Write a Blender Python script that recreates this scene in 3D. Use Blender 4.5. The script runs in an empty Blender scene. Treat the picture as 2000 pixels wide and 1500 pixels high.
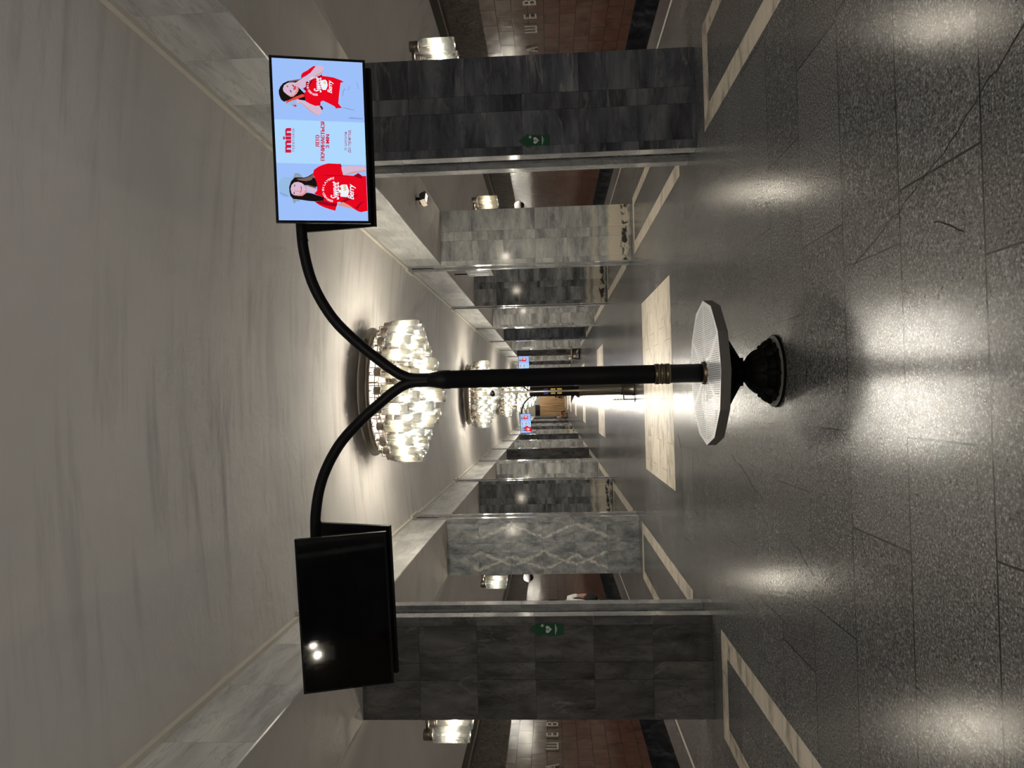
import bpy, bmesh, math, random
import numpy as np
from mathutils import Vector, Matrix, Quaternion
random.seed(7)
PI = math.pi
S = bpy.context.scene
COL = S.collection

# ------------------------------------------------------------------ helpers
class MB:
    """collects shapes for ONE mesh object"""
    def __init__(self):
        self.bm = bmesh.new()
        self.rnd = self.bm.verts.layers.float.new('rnd')
    def faces(self, vs, fs, mat=0, rnd=0.0, smooth=False):
        bv = [self.bm.verts.new(v) for v in vs]
        for v in bv:
            v[self.rnd] = rnd
        for f in fs:
            try:
                bf = self.bm.faces.new([bv[i] for i in f]); bf.material_index = mat; bf.smooth = smooth
            except ValueError:
                pass
        return bv
    def box(self, a, b, mat=0, rnd=0.0, M=None):
        (x0, y0, z0), (x1, y1, z1) = a, b
        vs = [Vector(v) for v in ((x0,y0,z0),(x1,y0,z0),(x1,y1,z0),(x0,y1,z0),(x0,y0,z1),(x1,y0,z1),(x1,y1,z1),(x0,y1,z1))]
        if M is not None: vs = [M @ v for v in vs]
        fs = [(0,3,2,1),(4,5,6,7),(0,1,5,4),(1,2,6,5),(2,3,7,6),(3,0,4,7)]
        if (x1-x0)*(y1-y0)*(z1-z0) < 0: fs = [f[::-1] for f in fs]
        self.faces(vs, fs, mat, rnd)
    def quad(self, p, mat=0, rnd=0.0):
        self.faces(p, [tuple(range(len(p)))], mat, rnd)
    def lathe(self, prof, n=32, c=(0,0,0), mat=0, smooth=True, M=None, caps=True, a0=0.0):
        """prof: list of (r, z) from bottom up"""
        vs = []; fs = []
        for r, z in prof:
            for k in range(n):
                a = a0 + 2*PI*k/n
                v = Vector((r*math.cos(a), r*math.sin(a), z))
                v = (M @ v) if M is not None else v + Vector(c)
                vs.append(v)
        m = len(prof)
        for i in range(m-1):
            for k in range(n):
                k2 = (k+1) % n
                fs.append((i*n+k, i*n+k2, (i+1)*n+k2, (i+1)*n+k))
        if caps:
            fs.append(tuple(range(n))[::-1]); fs.append(tuple((m-1)*n+k for k in range(n)))
        self.faces(vs, fs, mat, 0.0, smooth)
    def tube(self, pts, r, n=16, mat=0, smooth=True, caps=True):
        pts = [Vector(p) for p in pts]
        rs = r if isinstance(r, (list, tuple)) else [r]*len(pts)
        vs = []; fs = []
        ref = None
        for i, p in enumerate(pts):
            d = (pts[min(i+1, len(pts)-1)] - pts[max(i-1, 0)]).normalized()
            if ref is None:
                ref = d.orthogonal().normalized()
            u = (ref - d*ref.dot(d)).normalized(); ref = u
            w = d.cross(u)
            for k in range(n):
                a = 2*PI*k/n
                vs.append(p + (u*math.cos(a) + w*math.sin(a))*rs[i])
        for i in range(len(pts)-1):
            for k in range(n):
                k2 = (k+1) % n
                fs.append((i*n+k, i*n+k2, (i+1)*n+k2, (i+1)*n+k))
        if caps:
            fs.append(tuple(range(n))[::-1]); fs.append(tuple((len(pts)-1)*n+k for k in range(n)))
        self.faces(vs, fs, mat, 0.0, smooth)
    def prism(self, poly, M, t, mat=0):
        """polygon in local xy, extruded 0..t along local z, placed by matrix M"""
        n = len(poly)
        vs = [M @ Vector((x, y, 0)) for x, y in poly] + [M @ Vector((x, y, t)) for x, y in poly]
        fs = [tuple(range(n))[::-1], tuple(range(n, 2*n))] + [(i, (i+1) % n, n+(i+1) % n, n+i) for i in range(n)]
        self.faces(vs, fs, mat)
    def ball(self, c, r, mat=0, n=20, sc=(1,1,1), M=None):
        prof = []
        m = 10
        for i in range(m+1):
            a = -PI/2 + PI*i/m
            prof.append((max(1e-4, math.cos(a)), math.sin(a)))
        MM = Matrix.Translation(c) @ (M if M is not None else Matrix()) @ Matrix.Diagonal((r*sc[0], r*sc[1], r*sc[2], 1))
        self.lathe(prof, n, mat=mat, M=MM)
    def build(self, name, mats, parent=None, loc=None, recalc=True):
        if recalc:
            bmesh.ops.recalc_face_normals(self.bm, faces=self.bm.faces[:])
        me = bpy.data.meshes.new(name)
        self.bm.to_mesh(me); self.bm.free()
        for m in (mats if isinstance(mats, (list, tuple)) else [mats]):
            me.materials.append(m)
        o = bpy.data.objects.new(name, me); COL.objects.link(o)
        if parent is not None: o.parent = parent
        if loc is not None: o.location = loc
        return o

def tag(o, label=None, cat=None, group=None, kind=None):
    if label: o['label'] = label
    if cat: o['category'] = cat
    if group: o['group'] = group
    if kind: o['kind'] = kind
    return o
def empty(name, loc, rz=0.0):
    o = bpy.data.objects.new(name, None); COL.objects.link(o)
    o.location = loc; o.rotation_euler = (0, 0, rz); o.empty_display_size = .1
    return o
def copy_tree(o, parent=None):
    c = o.copy(); COL.objects.link(c)
    if parent is not None: c.parent = parent
    for ch in list(o.children): copy_tree(ch, c)
    return c
def text_mesh(body, mat, name, extrude=0.0, offset=0.0, shear=0.0, spacing=1.0, parent=None):
    cu = bpy.data.curves.new(name, 'FONT')
    cu.body = body; cu.size = 1.0; cu.extrude = extrude; cu.offset = offset; cu.shear = shear; cu.space_character = spacing
    cu.resolution_u = 4
    t = bpy.data.objects.new(name, cu); COL.objects.link(t)
    dg = bpy.context.evaluated_depsgraph_get()
    me = bpy.data.meshes.new_from_object(t.evaluated_get(dg))
    bpy.data.objects.remove(t); bpy.data.curves.remove(cu)
    me.name = name; me.materials.clear(); me.materials.append(mat)
    o = bpy.data.objects.new(name, me); COL.objects.link(o)
    if parent is not None: o.parent = parent
    return o

# ------------------------------------------------------------------ materials
class NT:
    def __init__(self, name):
        self.m = bpy.data.materials.new(name); self.m.use_nodes = True
        self.t = self.m.node_tree; self.t.nodes.clear()
        self.out = self.t.nodes.new('ShaderNodeOutputMaterial')
    def n(self, typ, **kw):
        nd = self.t.nodes.new('ShaderNode'+typ)
        ins = kw.pop('ins', {})
        for k, v in kw.items(): setattr(nd, k, v)
        for k, v in ins.items():
            s = nd.inputs[k]
            if hasattr(v, 'links') or hasattr(v, 'is_linked'): self.t.links.new(v, s)
            else: s.default_value = v
        return nd
    def link(self, a, b): self.t.links.new(a, b)
    def math(self, op, a, b=None, c=None, clamp=False):
        nd = self.t.nodes.new('ShaderNodeMath'); nd.operation = op; nd.use_clamp = clamp
        for i, v in enumerate((a, b, c)):
            if v is None: continue
            if hasattr(v, 'is_linked'): self.link(v, nd.inputs[i])
            else: nd.inputs[i].default_value = v
        return nd.outputs[0]
    def mix(self, fac, a, b, blend='MIX'):
        nd = self.t.nodes.new('ShaderNodeMix'); nd.data_type = 'RGBA'; nd.blend_type = blend
        for s, v in ((nd.inputs[0], fac), (nd.inputs[6], a), (nd.inputs[7], b)):
            if hasattr(v, 'is_linked'): self.link(v, s)
            else: s.default_value = (tuple(v)+(1,))[:4] if isinstance(v, (tuple, list)) else v
        return nd.outputs[2]
    def ramp(self, fac, stops, interp='LINEAR'):
        nd = self.t.nodes.new('ShaderNodeValToRGB'); nd.color_ramp.interpolation = interp
        el = nd.color_ramp.elements
        while len(el) < len(stops): el.new(0.5)
        for e, (p, c) in zip(el, stops):
            e.position = p
            e.color = (c, c, c, 1) if isinstance(c, (int, float)) else tuple(c)+(1,)
        self.link(fac, nd.inputs[0])
        return nd.outputs[0]
    def obj(self): return self.n('TexCoord').outputs['Object']
    def mapping(self, v, scale=(1,1,1), rot=(0,0,0), loc=(0,0,0)):
        return self.n('Mapping', ins={'Vector': v, 'Scale': scale, 'Rotation': rot, 'Location': loc}).outputs[0]
    def noise(self, v, scale=5, detail=4, rough=.55, dist=0.0):
        return self.n('TexNoise', ins={'Vector': v, 'Scale': scale, 'Detail': detail, 'Roughness': rough, 'Distortion': dist}).outputs[0]
    def bsdf(self, **ins):
        nd = self.n('BsdfPrincipled')
        for k, v in ins.items():
            s = nd.inputs[k.replace('_', ' ')]
            if hasattr(v, 'is_linked'): self.link(v, s)
            else: s.default_value = (tuple(v)+(1,))[:4] if isinstance(v, (tuple, list)) and s.type == 'RGBA' else v
        self.link(nd.outputs[0], self.out.inputs[0])
        return nd
    def bump(self, h, strength=.3, dist=.01):
        return self.n('Bump', ins={'Height': h, 'Strength': strength, 'Distance': dist}).outputs[0]

def simple(name, col, rough=.5, metal=0.0, spec=.5, bumpscale=0, bumpstr=.1):
    t = NT(name)
    kw = dict(Base_Color=col, Roughness=rough, Metallic=metal, Specular_IOR_Level=spec)
    b = t.bsdf(**kw)
    co = t.obj()
    nz = t.noise(co, bumpscale or 30, 2)
    t.link(t.math('MULTIPLY_ADD', nz, .12*rough, rough*.94), b.inputs['Roughness'])
    if bumpscale:
        t.link(t.bump(nz, bumpstr, .004), b.inputs['Normal'])
    return t.m
def emis(name, col, strength=1.0):
    t = NT(name)
    e = t.n('Emission', ins={'Color': tuple(col)+(1,), 'Strength': strength})
    t.link(e.outputs[0], t.out.inputs[0]); return t.m

def srgb(r, g, b):
    f = lambda c: (c/255/12.92 if c/255 <= .04045 else ((c/255+.055)/1.055)**2.4)
    return (f(r), f(g), f(b))

def marble(name, base, dark, light, scale=2.2, rot=(0,0,0), stretch=(1,1,1), rough=.13, vein=.5, veinscale=2.5, veinw=.06,
           tilejit=.35, band=None, diamond=False, seed=0.0, veincol=None, spec=.5):
    t = NT(name)
    co = t.obj()
    rnd = t.n('Attribute', attribute_name='rnd').outputs['Fac']
    off = t.n('CombineXYZ', ins={'X': t.math('MULTIPLY', rnd, 7.3), 'Y': t.math('MULTIPLY', rnd, 3.1), 'Z': seed}).outputs[0]
    mp = t.mapping(co, stretch, rot, (seed, seed*.7, seed*.3))
    v = t.n('VectorMath', operation='ADD', ins={0: mp, 1: off}).outputs[0]
    n1 = t.noise(v, scale, 6, .62, .35)
    c = t.ramp(n1, [(.34, dark), (.5, base), (.66, light)])
    n2 = t.noise(v, veinscale, 4, .6, .45)
    d = t.math('ABSOLUTE', t.math('SUBTRACT', n2, .5))
    vm = t.math('SUBTRACT', 1.0, t.math('DIVIDE', d, veinw, clamp=True), clamp=True)
    vm = t.math('MULTIPLY', t.math('POWER', vm, 2.5), t.math('MULTIPLY', t.ramp(t.noise(v, scale*.6, 3), [(.42, 0.0), (.62, 1.0)]), vein))
    c = t.mix(vm, c, veincol or light)
    # fine dark streaks
    n3 = t.noise(v, veinscale*2.0, 4, .62, .5)
    d3 = t.math('ABSOLUTE', t.math('SUBTRACT', n3, .47))
    dm = t.math('SUBTRACT', 1.0, t.math('DIVIDE', d3, .025, clamp=True), clamp=True)
    c = t.mix(t.math('MULTIPLY', dm, .32), c, tuple(x*.45 for x in dark))
    sx = t.n('SeparateXYZ', ins={0: co})
    if diamond:
        ax = t.math('ABSOLUTE', sx.outputs[0])
        zz = t.math('PINGPONG', t.math('ADD', sx.outputs[2], .02), .575)
        wob = t.math('MULTIPLY', t.math('SUBTRACT', t.noise(co, 6, 6), .5), .16)
        tot = None
        for x0, sg in ((2.42, 1), (3.14, -1), (2.98, 1)):
            tgt = t.math('ADD', t.math('MULTIPLY_ADD', zz, .40*sg, x0 + (.0 if sg > 0 else 0.0)), wob)
            dd = t.math('DIVIDE', t.math('ABSOLUTE', t.math('SUBTRACT', ax, tgt)), .038, clamp=True)
            mk = t.math('SUBTRACT', 1.0, t.math('POWER', dd, 1.5), clamp=True)
            tot = mk if tot is None else t.math('MAXIMUM', tot, mk)
        zr = t.math('MULTIPLY', t.ramp(t.math('DIVIDE', sx.outputs[2], 3.5), [(.155, 0.0), (.17, 1.0), (.84, 1.0), (.86, .2)]), t.ramp(t.noise(co, 22, 5, .7), [(.38, .1), (.58, 1.0)]))
        c = t.mix(t.math('MULTIPLY', t.math('MULTIPLY', tot, zr), .8), c, (.62, .58, .5))
    if band:
        zz = t.math('ADD', sx.outputs[2], t.math('MULTIPLY', t.math('SUBTRACT', t.noise(t.mapping(co, (1.2, 1.2, 2)), 3.5, 6, .6), .5), .22))
        m = t.ramp(t.math('DIVIDE', zz, 1.0), band)
        c = t.mix(m, c, (.60, .53, .40))
        blk = t.ramp(zz, [(.045, 0.0), (.07, 1.0), (.14, 1.0), (.17, 0.0)])
        c = t.mix(t.math('MULTIPLY', blk, t.ramp(t.noise(co, 9, 5), [(.42, 0.0), (.5, .95)])), c, (.015, .016, .018))
    # every slab a little lighter or darker
    j = t.math('MULTIPLY_ADD', t.n('TexWhiteNoise', noise_dimensions='1D', ins={'W': t.math('MULTIPLY', rnd, 31.7)}).outputs[0], tilejit, 1-tilejit*.5)
    c = t.mix(1.0, c, t.n('CombineColor', ins={0: j, 1: j, 2: j}).outputs[0], 'MULTIPLY')
    b = t.bsdf(Base_Color=c, Specular_IOR_Level=spec)
    t.link(t.math('MULTIPLY_ADD', n1, .08, rough-.03), b.inputs['Roughness'])
    return t.m

def plaster(name, c1, c2, stain=.5, transverse=True):
    t = NT(name); co = t.obj()
    n = t.noise(co, .5, 5, .6)
    c = t.ramp(n, [(.3, c2), (.7, c1)])
    s = t.noise(t.mapping(co, (.35, 2.6, .4) if transverse else (1, 1, .3)), 1.7, 5, .62, .4)
    m = t.ramp(s, [(.49, 0.0), (.60, .5), (.70, 1.0)])
    g = t.ramp(t.noise(co, .35, 3), [(.42, 0.0), (.6, 1.0)])
    c = t.mix(t.math('MULTIPLY', t.math('MULTIPLY', m, g), stain), c, tuple(x*.52 for x in c2))
    tw = t.noise(t.mapping(co, (1, 1.5, 1)), 3.2, 4, .6, 1.4)
    b = t.bsdf(Base_Color=c, Roughness=.78, Specular_IOR_Level=.25)
    h = t.math('ADD', t.math('MULTIPLY', tw, 1.0), t.math('MULTIPLY', t.noise(co, 1.1, 2, .5, .6), 1.4))
    t.link(t.bump(h, .35, .02), b.inputs['Normal'])
    return t.m

def granite():
    t = NT('granite_floor'); co = t.obj()
    br = t.n('TexBrick', offset=.37, offset_frequency=2, squash=1.25, squash_frequency=3,
             ins={'Vector': t.mapping(co, loc=(.35, .43, 0)), 'Color1': (0,0,0,1), 'Color2': (1,1,1,1), 'Mortar': (0,0,0,1), 'Scale': 1.0,
                  'Mortar Size': .0048, 'Mortar Smooth': .1, 'Bias': 0.0, 'Brick Width': 1.05, 'Row Height': .61})
    slab = br.outputs['Color']; mort = br.outputs['Fac']
    v = t.n('VectorMath', operation='ADD', ins={0: co, 1: slab}).outputs[0]
    g1 = t.noise(v, 85, 2, .6)
    g2 = t.noise(v, 150, 2, .6)
    gr = t.math('ADD', t.math('MULTIPLY', g1, .65), t.math('MULTIPLY', g2, .35))
    c = t.ramp(gr, [(.35, (.024, .024, .025)), (.47, (.078, .077, .074)), (.55, (.128, .125, .118)), (.66, (.31, .30, .28))])
    sj = t.math('MULTIPLY_ADD', t.n('SeparateColor', ins={0: slab}).outputs[0], .30, .85)
    c = t.mix(1.0, c, t.n('CombineColor', ins={0: sj, 1: sj, 2: sj}).outputs[0], 'MULTIPLY')
    big = t.noise(co, .8, 4)
    c = t.mix(t.ramp(big, [(.4, 0.0), (.75, .35)]), c, (.085, .078, .068))
    c = t.mix(t.math('MULTIPLY', mort, .95), c, (.012, .012, .012))
    b = t.bsdf(Base_Color=c, Specular_IOR_Level=.7)
    r = t.math('MULTIPLY_ADD', t.noise(v, 90, 2), .22, FLOOR_ROUGH-.11)
    r = t.math('ADD', r, t.math('MULTIPLY', t.math('SUBTRACT', big, .5), .12))
    t.link(r, b.inputs['Roughness'])
    h = t.math('ADD', t.math('MULTIPLY', g1, .35), t.math('MULTIPLY', mort, -1.6))
    h = t.math('ADD', h, t.math('MULTIPLY', t.noise(co, 2.4, 2), 1.0))
    t.link(t.bump(h, .15, .005), b.inputs['Normal'])
    return t.m

def inlay_marble(name, w, h, rough=.34):
    t = NT(name); co = t.obj()
    br = t.n('TexBrick', offset=.43, offset_frequency=2, squash=1.4, squash_frequency=2,
             ins={'Vector': t.mapping(co, loc=(.2, .13, 0)), 'Color1': (0,0,0,1), 'Color2': (1,1,1,1), 'Mortar': (.5,.5,.5,1), 'Scale': 1.0,
                  'Mortar Size': .004, 'Mortar Smooth': .1, 'Bias': 0.0, 'Brick Width': w, 'Row Height': h})
    v = t.n('VectorMath', operation='ADD', ins={0: t.mapping(co, (1, 2.2, 1), (0, 0, .5)), 1: t.n('VectorMath', operation='SCALE', ins={0: br.outputs['Color'], 'Scale': 4.0}).outputs[0]}).outputs[0]
    n = t.noise(v, 2.4, 7, .6, 1.2)
    c = t.ramp(n, [(.38, (.24, .21, .165)), (.48, (.49, .425, .33)), (.7, (.56, .49, .385))])
    d = t.math('ABSOLUTE', t.math('SUBTRACT', t.noise(v, 3.2, 5, .5, 1.0), .5))
    vm = t.math('SUBTRACT', 1.0, t.math('DIVIDE', d, .02, clamp=True), clamp=True)
    c = t.mix(t.math('MULTIPLY', vm, .45), c, (.25, .22, .18))
    c = t.mix(t.math('MULTIPLY', br.outputs['Fac'], .9), c, (.06, .05, .04))
    b = t.bsdf(Base_Color=c, Roughness=rough, Specular_IOR_Level=.5)
    return t.m

def redwall():
    t = NT('red_marble_tiles'); co = t.obj()
    sx = t.n('SeparateXYZ', ins={0: co})
    uv = t.n('CombineXYZ', ins={'X': sx.outputs[1], 'Y': sx.outputs[2], 'Z': 0.0}).outputs[0]
    br = t.n('TexBrick', offset=.41, offset_frequency=2, squash=.8, squash_frequency=3,
             ins={'Vector': t.mapping(uv, loc=(0, .14, 0)), 'Color1': (0,0,0,1), 'Color2': (1,1,1,1), 'Mortar': (.5,.5,.5,1), 'Scale': 1.0,
                  'Mortar Size': .006, 'Mortar Smooth': .2, 'Bias': 0.0, 'Brick Width': .62, 'Row Height': .32})
    rnd = t.n('SeparateColor', ins={0: br.outputs['Color']}).outputs[0]
    v = t.n('VectorMath', operation='ADD', ins={0: co, 1: t.n('VectorMath', operation='SCALE', ins={0: br.outputs['Color'], 'Scale': 5.0}).outputs[0]}).outputs[0]
    n = t.noise(v, 2.6, 7, .62, .8)
    zt = t.math('ADD', t.math('DIVIDE', sx.outputs[2], 2.8), t.math('MULTIPLY', t.math('SUBTRACT', rnd, .5), .22))
    row = t.ramp(zt, [(.05, (.125, .054, .034)), (.35, (.11, .052, .034)), (.62, (.095, .060, .043)), (.9, (.105, .080, .062))])
    c = t.mix(t.ramp(n, [(.35, 0.0), (.75, .6)]), row, (.17, .115, .085))
    c = t.mix(t.ramp(t.noise(v, 1.7, 4), [(.3, .55), (.5, 0.0)]), c, (.04, .020, .014))
    c = t.mix(t.math('MULTIPLY', br.outputs['Fac'], .8), c, (.02, .014, .01))
    b = t.bsdf(Base_Color=c, Roughness=.16, Specular_IOR_Level=.55)
    h = t.math('ADD', t.math('MULTIPLY', br.outputs['Fac'], -1.0), t.math('ADD', t.math('MULTIPLY', t.noise(v, 2.0, 2), 1.1), t.math('MULTIPLY', rnd, .5)))
    t.link(t.bump(h, .5, .012), b.inputs['Normal'])
    return t.m

def relief():
    t = NT('cast_relief'); co = t.obj()
    n = t.noise(t.mapping(co, (1, 1, 1.3)), 5.5, 6, .65, 2.2)
    vo = t.n('TexVoronoi', feature='SMOOTH_F1', ins={'Vector': t.mapping(co, (1, 1.3, 1)), 'Scale': 5.0}).outputs[0]
    h = t.math('ADD', n, t.math('MULTIPLY', vo, .8))
    c = t.ramp(n, [(.3, (.035, .028, .022)), (.6, (.17, .14, .11))])
    b = t.bsdf(Base_Color=c, Roughness=.5, Metallic=.35)
    t.link(t.bump(h, 1.0, .12), b.inputs['Normal'])
    return t.m

def lampglass(name, glow):
    t = NT(name); co = t.obj()
    rv = t.n('ObjectInfo').outputs['Random']
    n = t.noise(co, 62, 1, .7, .5)
    tint = t.ramp(t.math('ADD', t.math('MULTIPLY', t.noise(co, 6, 0), .5), t.math('MULTIPLY', rv, .5)), [(.35, (1.0, .90, .62)), (.58, (1.0, .97, .86)), (.78, (.88, 1.0, .94))])
    lw = t.n('LayerWeight', ins={'Blend': .5}).outputs['Facing']
    edge = t.math('POWER', lw, 3.0)
    tr = t.n('BsdfTransparent', ins={'Color': (.97, .96, .92, 1)})
    k = t.math('MULTIPLY', t.math('MULTIPLY_ADD', edge, -.5, 1.0), t.math('MAXIMUM', t.math('MULTIPLY_ADD', n, 6.0, -2.1), .15))
    k = t.math('MULTIPLY', k, glow)
    tl = t.n('BsdfTranslucent', ins={'Color': t.mix(1.0, tint, t.n('CombineColor', ins={0: k, 1: k, 2: k}).outputs[0], 'MULTIPLY')})
    gl = t.n('BsdfGlossy', ins={'Color': (1, 1, 1, 1), 'Roughness': .25})
    f = t.math('MULTIPLY_ADD', edge, .22, .68)
    m1 = t.n('MixShader', ins={0: f, 1: tr.outputs[0], 2: tl.outputs[0]})
    m2 = t.n('MixShader', ins={0: .04, 1: m1.outputs[0], 2: gl.outputs[0]})
    t.link(m2.outputs[0], t.out.inputs[0])
    return t.m

def perforated():
    t = NT('perforated_white_metal'); co = t.obj()
    mp = t.mapping(co, (1, 1, 1), (0, 0, .2618))
    sx = t.n('SeparateXYZ', ins={0: co})
    x, y = sx.outputs[0], sx.outputs[1]
    hx = t.math('LESS_THAN', t.math('ABSOLUTE', t.math('SUBTRACT', t.math('FRACT', t.math('DIVIDE', x, .0135)), .5)), .22)
    hy = t.math('LESS_THAN', t.math('ABSOLUTE', t.math('SUBTRACT', t.math('FRACT', t.math('DIVIDE', y, .0155)), .5)), .24)
    r = t.math('SQRT', t.math('ADD', t.math('MULTIPLY', x, x), t.math('MULTIPLY', y, y)))
    a = t.math('ARCTAN2', y, x)
    # solid bands: outer margin, along the twelve seams (alternating) and near the pole
    seam = t.math('MULTIPLY', r, t.math('ABSOLUTE', t.math('SINE', t.math('MULTIPLY', a, 3.0))))
    ok = t.math('MULTIPLY', t.math('GREATER_THAN', seam, .055), t.math('LESS_THAN', r, .445))
    ok = t.math('MULTIPLY', ok, t.math('GREATER_THAN', r, .085))
    mask = t.math('MULTIPLY', t.math('MULTIPLY', hx, hy), ok)
    b = t.n('BsdfPrincipled', ins={'Base Color': (.80, .80, .79, 1), 'Roughness': .30, 'Metallic': .0, 'Specular IOR Level': .5})
    tr = t.n('BsdfTransparent')
    m = t.n('MixShader', ins={0: mask, 1: b.outputs[0], 2: tr.outputs[0]})
    t.link(m.outputs[0], t.out.inputs[0])
    return t.m

def woodslats():
    t = NT('slatted_wood'); co = t.obj()
    n = t.noise(t.mapping(co, (14, 1, .6)), 1.2, 4, .6)
    c = t.ramp(n, [(.3, (.16, .085, .035)), (.5, (.32, .19, .085)), (.72, (.52, .35, .18))])
    t.bsdf(Base_Color=c, Roughness=.45)
    return t.m

FLOOR_ROUGH = .21
GLOW = .030
M = {}
M['granite'] = granite()
M['inlay'] = inlay_marble('cream_inlay_marble', .95, .475)
M['inlay_strip'] = inlay_marble('cream_strip_marble', .62, .62)
M['plaster'] = plaster('ceiling_plaster', (.625, .587, .535), (.545, .508, .462), .6)
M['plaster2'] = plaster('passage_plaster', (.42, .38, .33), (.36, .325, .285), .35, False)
M['trim'] = simple('cornice_plaster', (.62, .57, .48), .5)
M['crack'] = simple('floor_crack', (.008, .008, .008), .7)
M['white_line'] = simple('white_line', (.55, .52, .46), .4)
M['redwall'] = redwall()
M['relief'] = relief()
M['black_marble'] = marble('black_marble', (.018, .018, .02), (.008, .008, .009), (.05, .05, .055), 3, vein=.9, veinscale=1.6, veinw=.012, tilejit=.2)
M['rail'] = simple('dark_rail', (.03, .025, .02), .35, .4)
M['frieze'] = marble('frieze_marble', (.52, .505, .47), (.33, .325, .31), (.66, .64, .59), 1.3, (.55, 0, 0), (1, .55, 2.8), .34, .3, 1.5, .04, .30)
M['jamb'] = marble('jamb_marble', (.29, .285, .272), (.19, .19, .185), (.40, .39, .37), 2.6, (0, .5, 0), (1, 1, .7), .085, .35, 2.5, .05, .25, spec=.75)
M['black_metal'] = simple('black_painted_metal', (.005, .005, .006), .45, 0, .18)
M['cast_iron'] = simple('black_cast_iron', (.003, .003, .003), .55, 0, .12, 60, .2)
M['black_plastic'] = simple('black_plastic', (.004, .004, .005), .4, 0, .15)
M['screen_off'] = simple('switched_off_screen', (.002, .002, .0025), .045, 0, .5)
M['brass'] = simple('dull_brass', (.16, .125, .085), .35, .9)
M['white_metal'] = simple('white_painted_metal', (.62, .62, .61), .34, .2)
M['rim_metal'] = simple('bench_rim_metal', (.16, .15, .14), .45, .5)
M['perf'] = perforated()
M['stone_disc'] = simple('pale_worn_disc', (.13, .125, .115), .6, 0, .4, 40, .3)
M['bronze'] = simple('bronze_lamp_metal', (.20, .175, .145), .32, .9)
M['cap'] = simple('lamp_cap_metal', (.24, .21, .18), .35, .85)
M['canopy'] = simple('pale_canopy', (.62, .52, .46), .5)
M['glass'] = lampglass('pressed_lamp_glass', GLOW)
M['glass_s'] = lampglass('pressed_sconce_glass', .020)
M['bulb'] = emis('lit_bulb', (1.0, .95, .86), 2100.0)
M['bulb_s'] = emis('lit_sconce_bulb', (1.0, .91, .77), 2600.0)
M['steel'] = simple('brushed_steel', (.32, .28, .22), .25, 1.0)
M['bright_steel'] = simple('polished_steel', (.72, .66, .55), .3, .8)
M['dark_steel'] = simple('dark_brushed_steel', (.10, .085, .065), .3, .8)
M['white_plastic'] = simple('white_plastic', (.75, .74, .72), .4)
M['dark_dome'] = simple('dark_dome', (.01, .01, .012), .08)
M['yellow'] = simple('yellow_paint', (.62, .42, .08), .5)
M['blue'] = simple('blue_paint', (.03, .06, .30), .5)
M['green'] = simple('green_sign', (.006, .055, .022), .4)
M['sign_white'] = simple('sign_white', (.50, .48, .46), .5)
M['led'] = emis('led_face', (1.0, .93, .80), 1.3)
M['wood'] = woodslats()
M['letter_metal'] = simple('pale_letter_metal', (.42, .38, .32), .4, .2)
M['bench_wood'] = simple('bench_wood', (.42, .17, .05), .45)
M['grey_paint'] = simple('grey_wall_paint', (.30, .285, .255), .7)
M['skin'] = simple('skin', (.52, .27, .18), .5)
M['hair'] = simple('dark_hair', (.02, .014, .01), .5)
M['white_cloth'] = simple('white_cloth', (.72, .70, .67), .85)
M['black_cloth'] = simple('black_cloth', (.012, .012, .014), .8)
M['red_cloth'] = simple('dark_red_cloth', (.09, .008, .016), .85)
M['beige_cloth'] = simple('beige_cloth', (.45, .36, .30), .85)
M['sign_grey'] = simple('grey_sign_paint', (.16, .155, .145), .55)
M['paper'] = simple('paper', (.66, .58, .50), .8)

# pillar marbles, own veining; lit and shaded fronts also put into their tone
PM = [
 marble('pillar_marble_slate', (.080, .082, .092), (.034, .035, .042), (.145, .145, .15), 1.5, (0, .22, 0), (.55, 1, 2.6), .10, .55, 1.1, .030, .35, seed=1.3, veincol=(.27, .245, .21)),
 marble('pillar_marble_greygreen', (.31, .308, .29), (.16, .162, .16), (.45, .435, .39), 1.6, (0, .12, 0), (.6, 1, 2.2), .10, .75, 1.5, .05, .18, band=[(.02, 0.0), (.05, 1.0), (.2, .9), (.36, 1.0), (.43, 0.0), (.56, 0.0), (.66, .45), (.72, 0.0)], seed=4.1),
 marble('pillar_marble_charcoal', (.145, .145, .14), (.05, .05, .05), (.28, .272, .25), 1.5, (0, .35, 0), (.6, 1, 2.4), .10, .5, 1.6, .04, .45, band=[(.02, 0.0), (.05, .7), (.3, .8), (.40, .2), (.48, .7), (.56, 0.0)], seed=8.8),
 marble('pillar_marble_pale', (.34, .335, .315), (.17, .17, .168), (.52, .50, .46), 1.5, (0, -.3, 0), (.6, 1, 2.6), .10, .6, 1.4, .05, .18, seed=11.7),
 marble('pillar_marble_diamond', (.23, .235, .23), (.115, .118, .12), (.36, .355, .335), 3.2, (0, .05, 0), (1.8, 1, 1.1), .10, .15, 3.5, .03, .18, diamond=True, seed=2.2),
 marble('pillar_marble_brownblack', (.078, .074, .069), (.036, .034, .033), (.13, .124, .115), 1.6, (0, .25, 0), (2.6, 1, .8), .10, .5, 1.2, .022, .3, seed=6.6, veincol=(.20, .185, .16)),
]

# ------------------------------------------------------------------ dimensions
W, D, L, P = 2.2946, 1.0126, .5587, 6.0012
Y0 = {1: 7.3996, -1: 7.3407}
HP, HC = 3.4505, 4.062
YB, YE = -10.6, 85.4
XE, XW = 4.86, 7.6
OUT = W + D

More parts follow.
